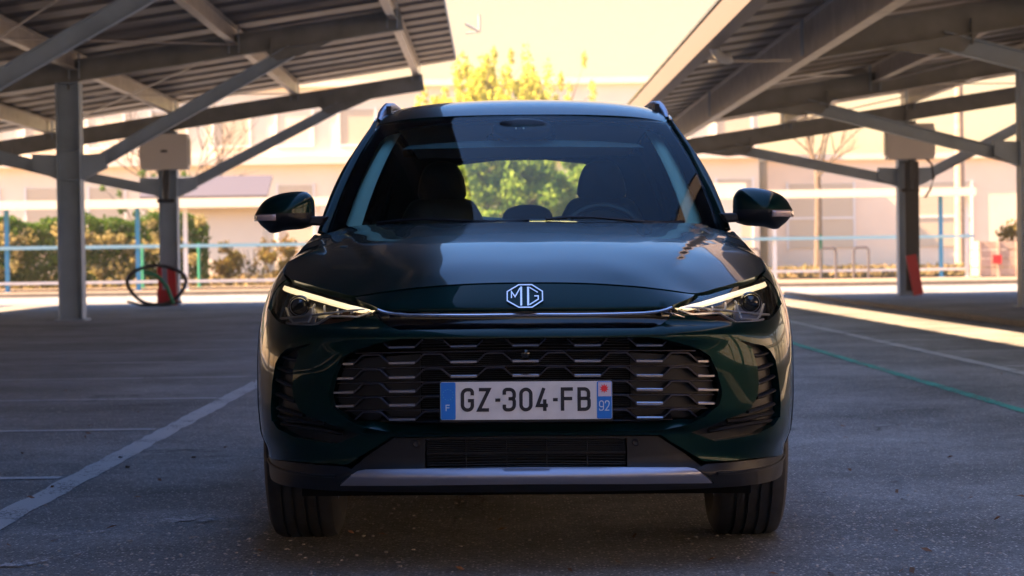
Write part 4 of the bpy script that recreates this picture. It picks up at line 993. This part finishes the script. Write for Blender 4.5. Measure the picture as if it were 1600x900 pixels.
for _ in range(150):
    y = 4.6 + 12 * random.random() ** 1.6; x = random.uniform(-.3, .3) * y; a = random.random() * 6.28; l = random.uniform(.010, .026); w_ = l * .4; dz = random.uniform(.002, .012)
    c_, s_ = math.cos(a), math.sin(a); mb.add([(x - l * c_, y - l * s_, .002), (x + w_ * s_, y - w_ * c_, .004 + dz), (x + l * c_, y + l * s_, .003 + dz), (x - w_ * s_, y + w_ * c_, .004)], [(0, 1, 2), (0, 2, 3)])
tag(mb.build('leaf_litter', MT['deadleaf'], fix=False), kind='stuff')

# ---- solar carports
SL = .145; LOW = -6.56; HIGH = 6.28; ZL = 3.55
def rz(o): return ZL + SL * (o - LOW)
YF, YN = 43.8, -17.0
FR_Y = [42.7, 32.8, 22.9, 13.0, 3.1, -6.8, -16.0]
PUR = [-5.3, -2.6, .1, 2.78, 5.44]
def build_canopy(name, x0, label):
    c = empty(name, (x0, 0, 0), (0, 0, YAW), label, 'carport', 'solar carports along the aisle')
    # roof sheet: trapezoid ribs running up the slope, pitch 0.25 m
    mb = MB(); prof = []; y = YN
    while y < YF:
        prof += [(y, 0.0), (y + .62, 0.0), (y + .70, .085), (y + 1.0, .085)]; y += 1.08
    prof.append((YF, 0.0)); xs = np.linspace(LOW, HIGH, 5)
    mb.grid([[(x, p[0], rz(x) + p[1]) for x in xs] for p in prof]); o = mb.build('roof_sheet', MT['sheet'], c, fix=False)
    mb = MB(); k = 0
    for yy in np.arange(YN + .05, YF - 1.0, 1.05):
        for j in range(7):
            a = LOW - .02 + j * 1.84; b = min(a + 1.80, HIGH - .25)
            V = [(a, yy, rz(a) + .13), (b, yy, rz(b) + .13), (b, yy + 1.02, rz(b) + .13), (a, yy + 1.02, rz(a) + .13)]; V += [(p[0], p[1], p[2] + .035) for p in V]
            mb.add(V, [(0, 3, 2, 1), (4, 5, 6, 7), (0, 1, 5, 4), (1, 2, 6, 5), (2, 3, 7, 6), (3, 0, 4, 7)])
    mb.build('solar_panels', MT['solar'], c, fix=False)
    for o_ in PUR:
        hp = .48 if o_ < -5 else .30; mb = MB(); z = rz(o_) - .02 - hp / 2; mb.ibeam((o_, YN + .1, z), (o_, YF - .15, z), .14, hp, .018)
        mb.build('purlin', MT['galv'], c)
    for fy in FR_Y:
        bt = lambda o_, dz=(.33 if fy > 40 else .15): rz(o_) - dz          # top of the rafter
        p = MB(); zt_ = bt(0) - .36; p.box(-.20, -.18, fy - .15, fy + .15, 0, zt_); p.box(.18, .20, fy - .15, fy + .15, 0, zt_); p.box(-.18, .18, fy - .012, fy + .012, 0, zt_)
        for zz in (2.35, 2.85, zt_ - .02): p.box(-.18, .18, fy - .15, fy + .15, zz, zz + .016)
        p.box(-.26, .26, fy - .22, fy + .22, 0, .03)
        post = p.build('post', MT['steel'], c, bevel=.004)
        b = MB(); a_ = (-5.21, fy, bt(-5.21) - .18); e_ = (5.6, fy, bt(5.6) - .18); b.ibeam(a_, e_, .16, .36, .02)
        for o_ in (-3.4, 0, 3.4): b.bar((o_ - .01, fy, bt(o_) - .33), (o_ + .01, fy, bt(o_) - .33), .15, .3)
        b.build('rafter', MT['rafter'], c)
        for sg in (-1, 1):
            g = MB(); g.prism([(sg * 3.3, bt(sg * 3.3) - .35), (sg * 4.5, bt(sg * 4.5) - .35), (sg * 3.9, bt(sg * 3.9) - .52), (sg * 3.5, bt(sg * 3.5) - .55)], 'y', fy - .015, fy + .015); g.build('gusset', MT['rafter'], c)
        for sg in (-1, 1):
            b = MB(); zend = bt(sg * 3.6) - .40; b.ibeam((sg * .2, fy, 2.50), (sg * 3.75, fy, zend), .13, .22, .016); b.build('brace', MT['steel'], c)
            g = MB(); g.prism([(sg * .2, 2.36), (sg * .62, 2.55), (sg * .62, 2.80), (sg * .2, 2.78)], 'y', fy - .08, fy + .08); g.build('gusset', MT['steel'], c)
        b = MB()
        for o_ in PUR: b.box(o_ - .09, o_ - .075, fy - .08, fy + .08, rz(o_) - .46, rz(o_) - .04); b.box(o_ + .075, o_ + .09, fy - .08, fy + .08, rz(o_) - .46, rz(o_) - .04)
        b.build('bracket', MT['steel'], c)
    for fa, fb in zip(FR_Y[1:], FR_Y[:-1]):    # diagonal wind bracing rods
        b = MB()
        for (p, q) in ((PUR[1], PUR[3]), (PUR[3], PUR[1])): b.tube([(p, fa + .2, rz(p) - .33), (q, fb - .2, rz(q) - .33)], .014, 6)
        b.build('wind_bracing', MT['galv'], c)
    mb = MB(); mb.box(LOW - .045, LOW - .03, YN, YF, rz(LOW) - .22, rz(LOW) + .06); mb.box(LOW - .045, LOW + .13, YN, YF, rz(LOW) - .235, rz(LOW) - .22); mb.box(LOW + .115, LOW + .13, YN, YF, rz(LOW) - .22, rz(LOW) - .03)
    mb.build('gutter', MT['gutter'], c)
    mb = MB(); mb.box(HIGH + .005, HIGH + .03, YN, YF, rz(HIGH) - .04, rz(HIGH) + .03); mb.build('edge_trim', MT['steel'], c)
    return c
left = build_canopy('solar_carport', -7.12, 'grey steel solar carport on the left whose high corrugated edge rises toward the aisle')
build_canopy('solar_carport', -7.12 - 16.3, 'second solar carport row further left, outside the photo')
build_canopy('solar_carport', 9.0 + 16.3, 'second solar carport row further right, outside the photo')
right = build_canopy('solar_carport', 9.0, 'grey steel solar carport on the right whose low gutter edge overhangs the aisle')
# lamp arm at the far end of the left roof; drain hose on the right gutter
ob = empty('bracket_arm', (-.80, 36.5, 5.32), (0, 0, 0), 'small angled steel arm sticking out from the high edge of the left carport', 'bracket')
mb = MB(); mb.tube([(0, 0, 0), (.18, 0, -.10), (.26, 0, -.14)], .022, 8); mb.tube([(.26, 0, -.15), (.26, 0, .17)], .028, 8); mb.tube([(.0, 0, -.18), (.26, 0, -.15)], .015, 6); mb.build('arm', MT['galv'], ob)
ob = empty('drain_hose', (2.34, 22.4, 3.22), (0, 0, YAW), 'pale ribbed drain hose bending down from the right carport gutter', 'hose')
mb = MB(); pts = []; rr = []
for i in range(33):
    t = i / 32; a = t * 1.9; pts.append((.0 + .16 * (1 - math.cos(a)), 0, .20 - .22 * math.sin(a))); rr.append(.055 + (.008 if i % 2 else 0))
mb.tube(pts, rr, 10); mb.build('hose', MT['white'], ob, smooth=True)
mb = MB(); mb.box(-.05, .9, -.02, .02, -.06, -.03); mb.build('hose_support', MT['galv'], ob)
# cable tray under the right roof
ob = empty('cable_tray', (9.0, 33.6, 4.05), (0, 0, YAW), 'horizontal cable tray spanning under the right carport', 'cable tray')
mb = MB(); mb.box(-4.6, 1.0, -.08, .08, -.05, -.04); mb.box(-4.6, 1.0, -.08, -.07, -.05, .07); mb.box(-4.6, 1.0, .07, .08, -.05, .07); mb.build('tray', MT['galv'], ob)

# ---- inverter boxes on the second posts
def inverter(xc, label, text):
    x, y = lot(xc, 42.45); o = empty('inverter_box', (x, y, 0), (0, 0, YAW), label, 'electrical box', 'inverter boxes on the carport posts')
    mb = MB(); mb.prism(rrect(-.51, .51, 2.95, 3.72, .05), 'y', -.30, .05); mb.build('casing', MT['box'], o, bevel=.015)
    mb = MB(); mb.box(.51, .54, -.22, 0, 3.05, 3.62); mb.box(-.54, -.51, -.22, 0, 3.05, 3.62); mb.build('cooling_fins', MT['galv'], o)
    mb = MB()
    if text == 'dash': mb.box(-.07, .07, -.31, -.30, 3.32, 3.37)
    else:
        for a, b in (((-.09, 3.48), (-.09, 3.56)), ((-.06, 3.48), (-.02, 3.56)), ((.02, 3.48), (.02, 3.56)), ((.05, 3.50), (.09, 3.54))): mb.bar((a[0], -.305, a[1]), (b[0], -.305, b[1] + .001), .012, .012, up=(0, 1, 0))
    mb.build('display', MT['dark'], o)
    mb = MB(); mb.tube([(-.0, -.16, 2.96), (-.02, -.2, 2.7), (.0, -.18, 2.3)], .05, 8); mb.tube([(.06, -.16, 2.96), (.05, -.2, 2.6), (.02, -.18, 2.3)], .035, 8); mb.tube([(-.19, -.17, 2.28), (.19, -.17, 2.28)], .04, 8); mb.build('cable', MT['dark'], o)
    return o
inverter(-7.12, 'pale inverter box with a dark slot, high on the left far post', 'dash')
ib = inverter(9.0, 'pale inverter box with a hanging black cable, high on the right far post', 'txt')
mb = MB(); mb.tube([(.36, -.1, 2.97), (.48, -.1, 2.85), (.52, -.1, 2.55), (.45, -.1, 2.3), (.33, -.1, 2.12)], .025, 8); mb.build('cable', MT['dark'], ib)
mb = MB(); mb.box(-.12, .18, -.20, -.155, .1, 2.9); mb.build('cable_duct', MT['dark'], ib)
# red guards and cable coil at the post feet
x, y = lot(-7.12, 42.4); o = empty('post_guard', (x, y, 0), (0, 0, 0), 'upright red plastic guard strips at the foot of the left far post', 'post guard')
mb = MB(); mb.box(-.20, .06, -.26, -.16, .02, .36); mb.bar((-.12, -.20, .1), (-.15, -.20, .90), .09, .05, up=(0, 1, 0)); mb.bar((.14, -.20, .02), (.11, -.20, .84), .18, .05, up=(0, 1, 0)); mb.build('guard', MT['red'], o, bevel=.01)
x, y = lot(9.0, 42.4); o = empty('post_guard', (x, y, 0), (0, 0, 0), 'tall red plastic guard leaning on the foot of the right far post', 'post guard')
mb = MB(); mb.bar((.12, -.28, .02), (-.03, -.25, .88), .22, .05, up=(0, 1, 0)); mb.build('guard', MT['red'], o, bevel=.01)
x, y = lot(-7.3, 42.0); o = empty('cable_coil', (x, y, 0), (0, 0, 0), 'large loose loop of black cable and green hose before the left far post', 'cable coil')
mb = MB(); ring = [(.62 * math.cos(a) * (1 + .06 * math.sin(3 * a)), .10 * math.sin(2 * a), .46 + .42 * math.sin(a)) for a in np.linspace(0, 2 * math.pi, 40, endpoint=False)]; mb.tube(ring, .042, 6, closed=True)
mb.tube([(-.62, -.1, .12), (-.3, -.1, .03), (.2, -.1, .03), (.55, -.1, .1)], .03, 6); mb.build('cable', MT['dark'], o, smooth=True)
mb = MB(); mb.tube([(-.25, -.12, .75), (.05, -.12, .66), (.25, -.12, .42), (.38, -.12, .05)], .04, 8); mb.build('hose', MT['hose_g'], o, smooth=True)

# ---- bicycle shelters beyond the car park
def postthing(name, x, y, z1, r_, m, label, cat, group=None, z0=.1):
    o = empty(name, (*lot(x, y), z0), (0, 0, 0), label, cat, group); mb = MB(); mb.tube([(0, 0, 0), (0, 0, z1 - z0)], r_, 10); mb.build('shaft', m, o, smooth=True)
    mb = MB(); mb.box(-r_ * 2, r_ * 2, -r_ * 2, r_ * 2, 0, .02); mb.build('foot_plate', m, o); return o
def shelter(x0, x1, y, z, posts, label, fallto):
    o = empty('bicycle_shelter', (*lot((x0 + x1) / 2, y), .1), (0, 0, YAW), label, 'shelter'); xc = (x0 + x1) / 2
    mb = MB(); mb.box(x0 - xc, x1 - xc, -.4, 2.2, z - .10, z + .10); mb.build('roof', MT['white'], o, bevel=.01)
    mb = MB(); mb.box(x0 - xc, x1 - xc, -.46, -.40, z - .16, z + .10); mb.build('fascia', MT['cream'], o)
    for (px_, mm) in posts:
        mb = MB(); mb.bar((px_ - xc, 0, 0), (px_ - xc, 0, z - .1), .12, .12, up=(0, 1, 0)); mb.build('post', MT[mm], o)
        mb = MB(); mb.box(px_ - xc - .12, px_ - xc + .12, -.12, .12, 0, .02); mb.build('foot_plate', MT[mm], o)
    mb = MB(); mb.bar((x0 - xc, -.08, 1.32), (x1 - xc, -.08, 1.32), .06, .10); mb.build('rail', MT['pale_blue'], o)
    mb = MB(); mb.bar((x0 - xc, -.05, .26), (x1 - xc, -.05, .26), .05, .08); mb.build('rail', MT['white'], o)
    mb = MB(); mb.bar((x0 - xc, 0, .03), (x1 - xc, 0, .03), .08, .05); mb.build('base_rail', MT['dark'], o)
    return o
shelter(-22.5, -2.2, 58.6, 2.62, [(-18.7, 'blue'), (-14.65, 'blue'), (-10.73, 'blue'), (-9.3, 'white'), (-5.3, 'white')], 'flat roofed bicycle shelter with blue posts in front of the hedge', 0)
shelter(4.6, 15.5, 63.3, 2.78, [(5.1, 'white'), (9.05, 'white'), (14.45, 'blue'), (15.3, 'white')], 'flat white bicycle shelter with one blue post on the right', 0)
for i, (x, lb) in enumerate(((8.2, 'leftmost steel bike hoop under the right white shelter, nearest the car'), (10.65, 'second bike hoop from the left under the right white shelter'), (11.7, 'third bike hoop from the left under the right shelter, beside the carport post'))):
    o = empty('bicycle_hoop', (*lot(x, 62.5), .1), (0, 0, 0), lb, 'bike rack', 'bike hoops under the shelter')
    mb = MB(); mb.tube([(-.24, 0, 0), (-.24, 0, .92), (-.18, 0, 1.0), (.18, 0, 1.0), (.24, 0, .92), (.24, 0, 0)], .04, 8); mb.build('hoop', MT['mauve'], o)
for x, lb in ((-11.6, 'slim green fence post in front of the hedge, by the blue shelter post'), (-9.75, 'green fence post at the right end of the clipped hedge'), (5.95, 'green fence post just right of the right door mirror'), (10.7, 'green fence post between the bike hoops'), (13.7, 'green fence post behind the blue shelter post')):
    postthing('fence_post', x, 64.2, 1.55, .05, MT['greenpost'], lb, 'post', 'green fence posts behind the shelters')
postthing('white_bollard', 7.2, 61.9, 1.08, .12, MT['pale_blue'], 'short thick bollard on the pavement left of the bike hoops', 'bollard')
# kiosk with a mauve roof
o = empty('kiosk', (*lot(-11.6, 78), .1), (0, 0, 0), 'low cream kiosk with a sloping mauve grey roof behind the hedge', 'kiosk')
mb = MB(); mb.box(-2.3, 2.3, .2, 4, 0, 3.3); mb.build('wall', MT['cream'], o)
mb = MB(); mb.prism([(-.2, 3.35), (1.6, 4.2), (1.6, 4.3), (-.2, 3.45)], 'x', -2.55, 2.55); mb.build('roof', MT['mauve'], o)
mb = MB(); mb.box(-2.7, 2.7, -.3, -.2, 2.95, 3.35)
for i in range(9): mb.box(-2.6 + i * .6, -2.3 + i * .6, -.36, -.3, 3.0, 3.25)
mb.build('fascia', MT['cream'], o)

# ---- buildings
def hall(name, x0, x1, y, z1, label, cat, zband=None, ribs=3.6, m='cream', depth=30):
    o = empty(name, (*lot((x0 + x1) / 2, y), 0), (0, 0, YAW), label, cat); h = (x1 - x0) / 2
    mb = MB(); mb.box(-h, h, 0, depth, 0, z1); mb.build('wall', MT[m], o)
    mb = MB(); mb.box(-h - .2, h + .2, -.3, depth + .2, z1, z1 + .35); mb.build('roof', MT['cream'], o)
    if zband:
        mb = MB(); mb.box(-h, h, -.5, 0, zband - .2, zband + .25); mb.build('canopy_band', MT['cream_dark'], o)
    x = -h + 1.2; i = 0
    while x + ribs * .55 < h:
        if zband:
            w_ = empty('window', (x, -.02, zband + .9), parent=o); a = MB(); a.box(0, ribs * .55, -.04, .04, 0, z1 - zband - 2.2); a.build('pane', MT['pane'] if i % 3 else MT['pink'], w_)
            a = MB(); a.box(-.12, 0, -.10, .05, -.1, z1 - zband - 2.1); a.box(ribs * .55, ribs * .55 + .12, -.10, .05, -.1, z1 - zband - 2.1); a.box(0, ribs * .55, -.10, .05, -.1, 0); a.build('frame', MT['white'], w_)
        w_ = empty('window', (x, -.02, 1.2), parent=o); hh = (zband or z1) - 2.6; a = MB(); a.box(0, ribs * .55, -.04, .04, 0, hh); a.build('pane', MT['pane'], w_)
        a = MB(); a.box(-.12, 0, -.10, .05, -.1, hh + .1); a.box(ribs * .55, ribs * .55 + .12, -.10, .05, -.1, hh + .1); a.box(0, ribs * .55, -.08, .05, hh * .45, hh * .45 + .12); a.build('frame', MT['white'], w_)
        x += ribs; i += 1
    return o
hall('factory_hall', -46, 15.2, 112, 10.8, 'long cream factory hall with tall windows filling the left and middle background', 'building', 6.6)
hall('warehouse', 16.2, 60, 116, 6.4, 'low pinkish warehouse wall on the far right behind the shelter', 'building', None, 7.0, 'pink')
hall('workshop', 3.2, 11.6, 92, 3.9, 'low white workshop with glazed doors behind the right bicycle shelter', 'building', None, 2.4, 'cream', 10)
o = empty('added_light_block', (0, -95, 0), (0, 0, 0), 'wide brown block added behind the camera to cover the bright horizon', 'building')  # unseen block, added to cover the bright horizon in the car's reflections
mb = MB(); mb.box(-70, 70, -14, 0, 0, 13); mb.build('wall', mat('brown_blocker', (0.16, 0.13, 0.11), 0.9, noise=(1.5, .3)), o)
for x_, lb in ((-52, 'long unseen brown block added left of the car park to darken reflections'), (46, 'long unseen pale block added right of the car park to bounce sunlight')):
    o = empty('added_light_block', (x_, -20, 0), (0, 0, 0), lb, 'building'); mb = MB(); mb.box(-6, 6, -65, 50, 0, 11); mb.build('wall', bpy.data.materials['brown_blocker'] if x_ < 0 else mat('pale_bounce_wall', (0.5, 0.44, 0.37), 0.9, noise=(.5, .1)), o)  # unseen blocks added to dim side reflections; the pale one bounces sunlight
# utility pole
o = empty('utility_pole', (*lot(20.0, 84), 0), (0, 0, 0), 'tall weathered wooden utility pole rising behind the right carport', 'pole')
mb = MB(); mb.tube([(0, 0, 0), (0, 0, 5), (0, 0, 9.5)], [.24, .21, .17], 12); mb.build('shaft', MT['palewood'], o, smooth=True)
mb = MB(); mb.box(-.9, .9, -.06, .06, 8.9, 9.05)
for x in (-.75, -.3, .3, .75): mb.tube([(x, 0, 9.05), (x, 0, 9.22)], .05, 8)
mb.build('crossarm', MT['palewood'], o)
# stacked board crates at the right
for i, (x, w_, lb) in enumerate(((16.0, 1.3, 'pale board crate beside the white shelter post'), (17.35, 1.25, 'pale board crate right of its twin, under the young shrub'))):
    o = empty('board_crate', (*lot(x, 62.6), .1), (0, 0, YAW), lb, 'crate', 'board crates right of the shelter'); mb = MB()
    for k in range(4): mb.box(-w_ / 2, w_ / 2, -.5, -.46, .04 + k * .28, .29 + k * .28); mb.box(-w_ / 2, w_ / 2, .46, .5, .04 + k * .28, .29 + k * .28); mb.box(-w_ / 2, -w_ / 2 + .03, -.46, .46, .04 + k * .28, .29 + k * .28); mb.box(w_ / 2 - .03, w_ / 2, -.46, .46, .04 + k * .28, .29 + k * .28)
    mb.build('boards', MT['timber'], o); mb = MB()
    for a in (-w_ / 2 + .05, 0, w_ / 2 - .05): mb.box(a - .04, a + .04, -.54, -.5, 0, 1.15)
    mb.build('battens', MT['timber'], o)
    mb = MB(); mb.box(-.2, .08, -.57, -.54, .42, .70); mb.build('red_sign', MT['red'], o)

# ---- plants
def leaves(n, fn, size, flat=.3):
    """n leaf quads at points given by fn()"""
    C = np.array([fn() for _ in range(n)]); A = np.random.normal(size=(n, 3)); A /= np.linalg.norm(A, axis=1, keepdims=True); B = np.random.normal(size=(n, 3)); B -= (A * B).sum(1)[:, None] * A; B /= np.linalg.norm(B, axis=1, keepdims=True)
    s = size * np.random.uniform(.6, 1.4, (n, 1)); V = np.stack([C - A * s, C + B * s * .5, C + A * s, C - B * s * .5], 1).reshape(-1, 3); return V, np.arange(4 * n).reshape(-1, 4)
def leafmesh(name, VF, m, parent):
    V, Fc = VF; me = bpy.data.meshes.new(name); me.vertices.add(len(V)); me.vertices.foreach_set('co', V.ravel()); me.loops.add(len(Fc) * 4); me.loops.foreach_set('vertex_index', Fc.ravel().astype(np.int32))
    me.polygons.add(len(Fc)); me.polygons.foreach_set('loop_start', np.arange(0, 4 * len(Fc), 4, dtype=np.int32)); me.update(calc_edges=True); me.materials.append(m)
    o = bpy.data.objects.new(name, me); COL.objects.link(o); o.parent = parent; return o
def clumps(n, box, r_):
    cs = [(random.uniform(box[0], box[1]), random.uniform(box[2], box[3]), random.uniform(box[4], box[5]), random.uniform(*r_)) for _ in range(n)]
    def fn():
        c = random.choice(cs); d = np.random.normal(size=3); d /= np.linalg.norm(d); d *= c[3] * random.random() ** .45; return (c[0] + d[0], c[1] + d[1], max(.05, c[2] + d[2] * .9))
    return fn
def hedge(x0, x1, y, h, label, dens=3400):
    o = empty('hedge', (*lot((x0 + x1) / 2, y), .1), (0, 0, YAW), label, 'hedge'); L_ = x1 - x0
    fc = clumps(int(L_ * 12), (-L_ / 2, L_ / 2, -.35, .5, .35, h - .35), (.25, .5))
    def f1():
        if random.random() < .12: return fc()
        x = random.uniform(-L_ / 2, L_ / 2); return (x, random.uniform(-.4, .4), random.uniform(.08, h - .15 + .12 * math.sin(x * 2.1) + .08 * math.sin(x * 5.3)))
    leafmesh('foliage', leaves(int(L_ * dens), f1, .07), MT['leaf_hedge'], o)
    f2 = clumps(int(L_ * 4), (-L_ / 2, L_ / 2, -.6, -.3, .5, h - .3), (.15, .4)); leafmesh('pale_shoots', leaves(int(L_ * dens * .10), f2, .075), MT['leaf_bloom'], o)
    mb = MB()
    for i in range(int(L_ * 2)):
        x = -L_ / 2 + .25 + i * .5; mb.tube([(x, 0, 0), (x + random.uniform(-.15, .15), .05, h * .7)], [.04, .015], 6)
    mb.build('stems', MT['bark'], o)
hedge(-26, -9.75, 66.2, 2.55, 'long clipped green hedge with pale shoots behind the left shelter')
def tree(x, y, h, cw, zlo, label, leafm, n, size, bare=False, name='tree', trunk_r=.16, spread=.5, nl=9, seed=0, parts=26, clump=.15, zs=1.25):
    random.seed(seed); np.random.seed(seed); o = empty(name, (*lot(x, y), .0), (0, 0, 0), label, 'tree'); mb = MB(); tips = []
    mb.tube([(0, 0, 0), (.05, 0, zlo), (.02, .05, zlo + (h - zlo) * .35)], [trunk_r, trunk_r * .8, trunk_r * .5], 9)
    def limb(p, d, L_, r_, lev):
        q = p; pts = [tuple(p)]; rr = [r_]
        for k in range(4):
            d = (d + Vector((random.gauss(0, .16), random.gauss(0, .16), random.gauss(.06, .1)))).normalized(); q = q + d * (L_ / 4); pts.append(tuple(q)); rr.append(r_ * (1 - .2 * (k + 1)))
            if lev < (3 if bare else 2) and k > 0:
                for _ in range(2 if bare else 1):
                    d2 = (d + Vector((random.gauss(0, .55), random.gauss(0, .55), random.gauss(0.15, .3)))).normalized(); limb(q, d2, L_ * .55, r_ * .5, lev + 1)
        mb.tube(pts, rr, 5 if lev else 7); tips.append(q)
    for i in range(nl):
        a = 6.283 * i / nl + random.random() * .6; zz = zlo + (h - zlo) * random.uniform(0, .35); limb(Vector((0, 0, zz)), Vector((math.cos(a) * spread, math.sin(a) * spread, 1)).normalized(), (h - zz) * random.uniform(.6, .85), trunk_r * .45, 1)
    mb.build('trunk', MT['bark'], o, smooth=True)
    if not bare:
        cs = []
        for k in range(parts):
            t = tips[k % len(tips)]; zz = zlo + (h - zlo) * random.random() ** .8; rad = cw / 2 * math.sqrt(max(.08, 1 - ((zz - zlo) / (h - zlo)) ** 2.0)); a = random.random() * 6.283; q = rad * random.random() ** .5
            cs.append((q * math.cos(a), q * math.sin(a), zz, random.uniform(.25, .8) * cw * clump))
        for t in random.sample(tips, min(90, len(tips))): cs.append((t.x, t.y, t.z, random.uniform(.2, .6) * cw * clump))
        def fn():
            c = random.choice(cs); d = np.random.normal(size=3); d /= np.linalg.norm(d); d *= c[3] * random.random() ** .4; return (c[0] + d[0], c[1] + d[1], c[2] + d[2] * zs)
        leafmesh('crown', leaves(n, fn, size), MT[leafm], o)
    return o
# trees seen over the roof and through the cabin
tree(-.5, 96, 9.9, 3.4, 2.2, 'tall spiky yellow green tree directly above the car roof, left of its twin', 'leaf_tree', 17000, .11, spread=.2, seed=3, parts=160, clump=.15, zs=3.2, nl=14)
tree(1.9, 99, 9.7, 3.2, 2.2, 'tall yellow green tree above the right part of the car roof', 'leaf_tree', 13000, .11, spread=.22, seed=8, parts=130, clump=.14, zs=3.2, nl=14)
tree(-2.7, 94, 8.4, 2.6, 2.0, 'shorter yellow green tree beside the end of the left carport', 'leaf_tree', 7000, .11, spread=.22, seed=5, parts=90, clump=.15, zs=2.6, nl=12)
tree(0.2, 74, 5.2, 5.6, .5, 'dense bright green tree seen through the left of the car windows', 'leaf_dense', 9000, .14, seed=11, parts=46, spread=.8)
tree(3.4, 76, 5.3, 5.4, .5, 'dense bright green tree seen through the right of the car windows', 'leaf_dense', 9000, .14, seed=12, parts=46, spread=.8)
tree(-2.5, 77, 4.9, 3.0, .5, 'narrow bright green tree seen past the left headrest in the car', 'leaf_dense', 6000, .14, seed=13, parts=36, spread=.7)
tree(15.2, 92, 8.3, 5, 3.6, 'bare branching tree in front of the far halls, right of the car', '', 0, 0, bare=True, name='bare_tree', seed=21, spread=.7, nl=6, trunk_r=.2)
tree(-14.5, 90, 8.3, 5, 2.2, 'bare branching tree behind the kiosk, right of the left inverter box', '', 0, 0, bare=True, name='bare_tree', seed=22, spread=.8, nl=7, trunk_r=.18)
tree(-15.3, 88, 5.0, 2.2, 1.2, 'small pale green tree between the two left carport posts', 'leaf_hedge', 1500, .12, seed=23, name='small_tree')
def shrub(x, y, h, w_, label, m, n, seed, group=None):
    random.seed(seed); np.random.seed(seed); o = empty('shrub', (*lot(x, y), .1), (0, 0, 0), label, 'shrub', group)
    f = clumps(16, (-w_ / 2, w_ / 2, -.5, .5, .2, h - .2), (.2, .45)); leafmesh('foliage', leaves(n, f, .09), MT[m], o); mb = MB()
    for i in range(8): a = random.uniform(-w_ / 3, w_ / 3); mb.tube([(a * .3, 0, 0), (a, random.uniform(-.2, .2), h * .8)], [.03, .01], 5)
    mb.build('stems', MT['bark'], o)
shrub(-8.3, 67.5, 1.55, 2.4, 'ochre shrub right of the clipped hedge', 'leaf_ochre', 1700, 31)
shrub(-6.2, 68.5, 1.8, 2.4, 'taller ochre and green shrub beside the left door mirror', 'leaf_ochre', 1700, 32)
shrub(-3.9, 68.5, 1.6, 2.4, 'ochre shrub mostly hidden behind the car', 'leaf_ochre', 1400, 33)
shrub(17.2, 64.4, 1.9, 1.6, 'young green shrub above the board crates', 'leaf_ochre', 800, 34)
shrub(18.6, 65.0, 2.0, 1.4, 'green shrub at the right edge of the photo', 'leaf_dense', 700, 35)
# dry grass on the verge
random.seed(9); np.random.seed(9)
def gfn():
    x = random.uniform(-30, 30); return (x, random.uniform(64.8, 82), .1 + random.random() ** 2 * .3)
g = leafmesh('dry_grass', leaves(22000, gfn, .13), MT['grass'], None); tag(g, kind='stuff')

# ---- warm haze in the air
mb = MB(); mb.box(-162, 162, -142, 262, -1, 17)
hm = bpy.data.materials.new('warm_air'); hm.use_nodes = True; n = hm.node_tree; n.nodes.clear()
ho = n.nodes.new('ShaderNodeOutputMaterial'); hv = n.nodes.new('ShaderNodeVolumePrincipled'); hv.inputs['Color'].default_value = (1, 0.94, 0.78, 1); hv.inputs['Density'].default_value = 0.0008; hv.inputs['Anisotropy'].default_value = 0.2
n.links.new(hv.outputs[0], ho.inputs['Volume']); tag(mb.build('haze', hm), kind='stuff')
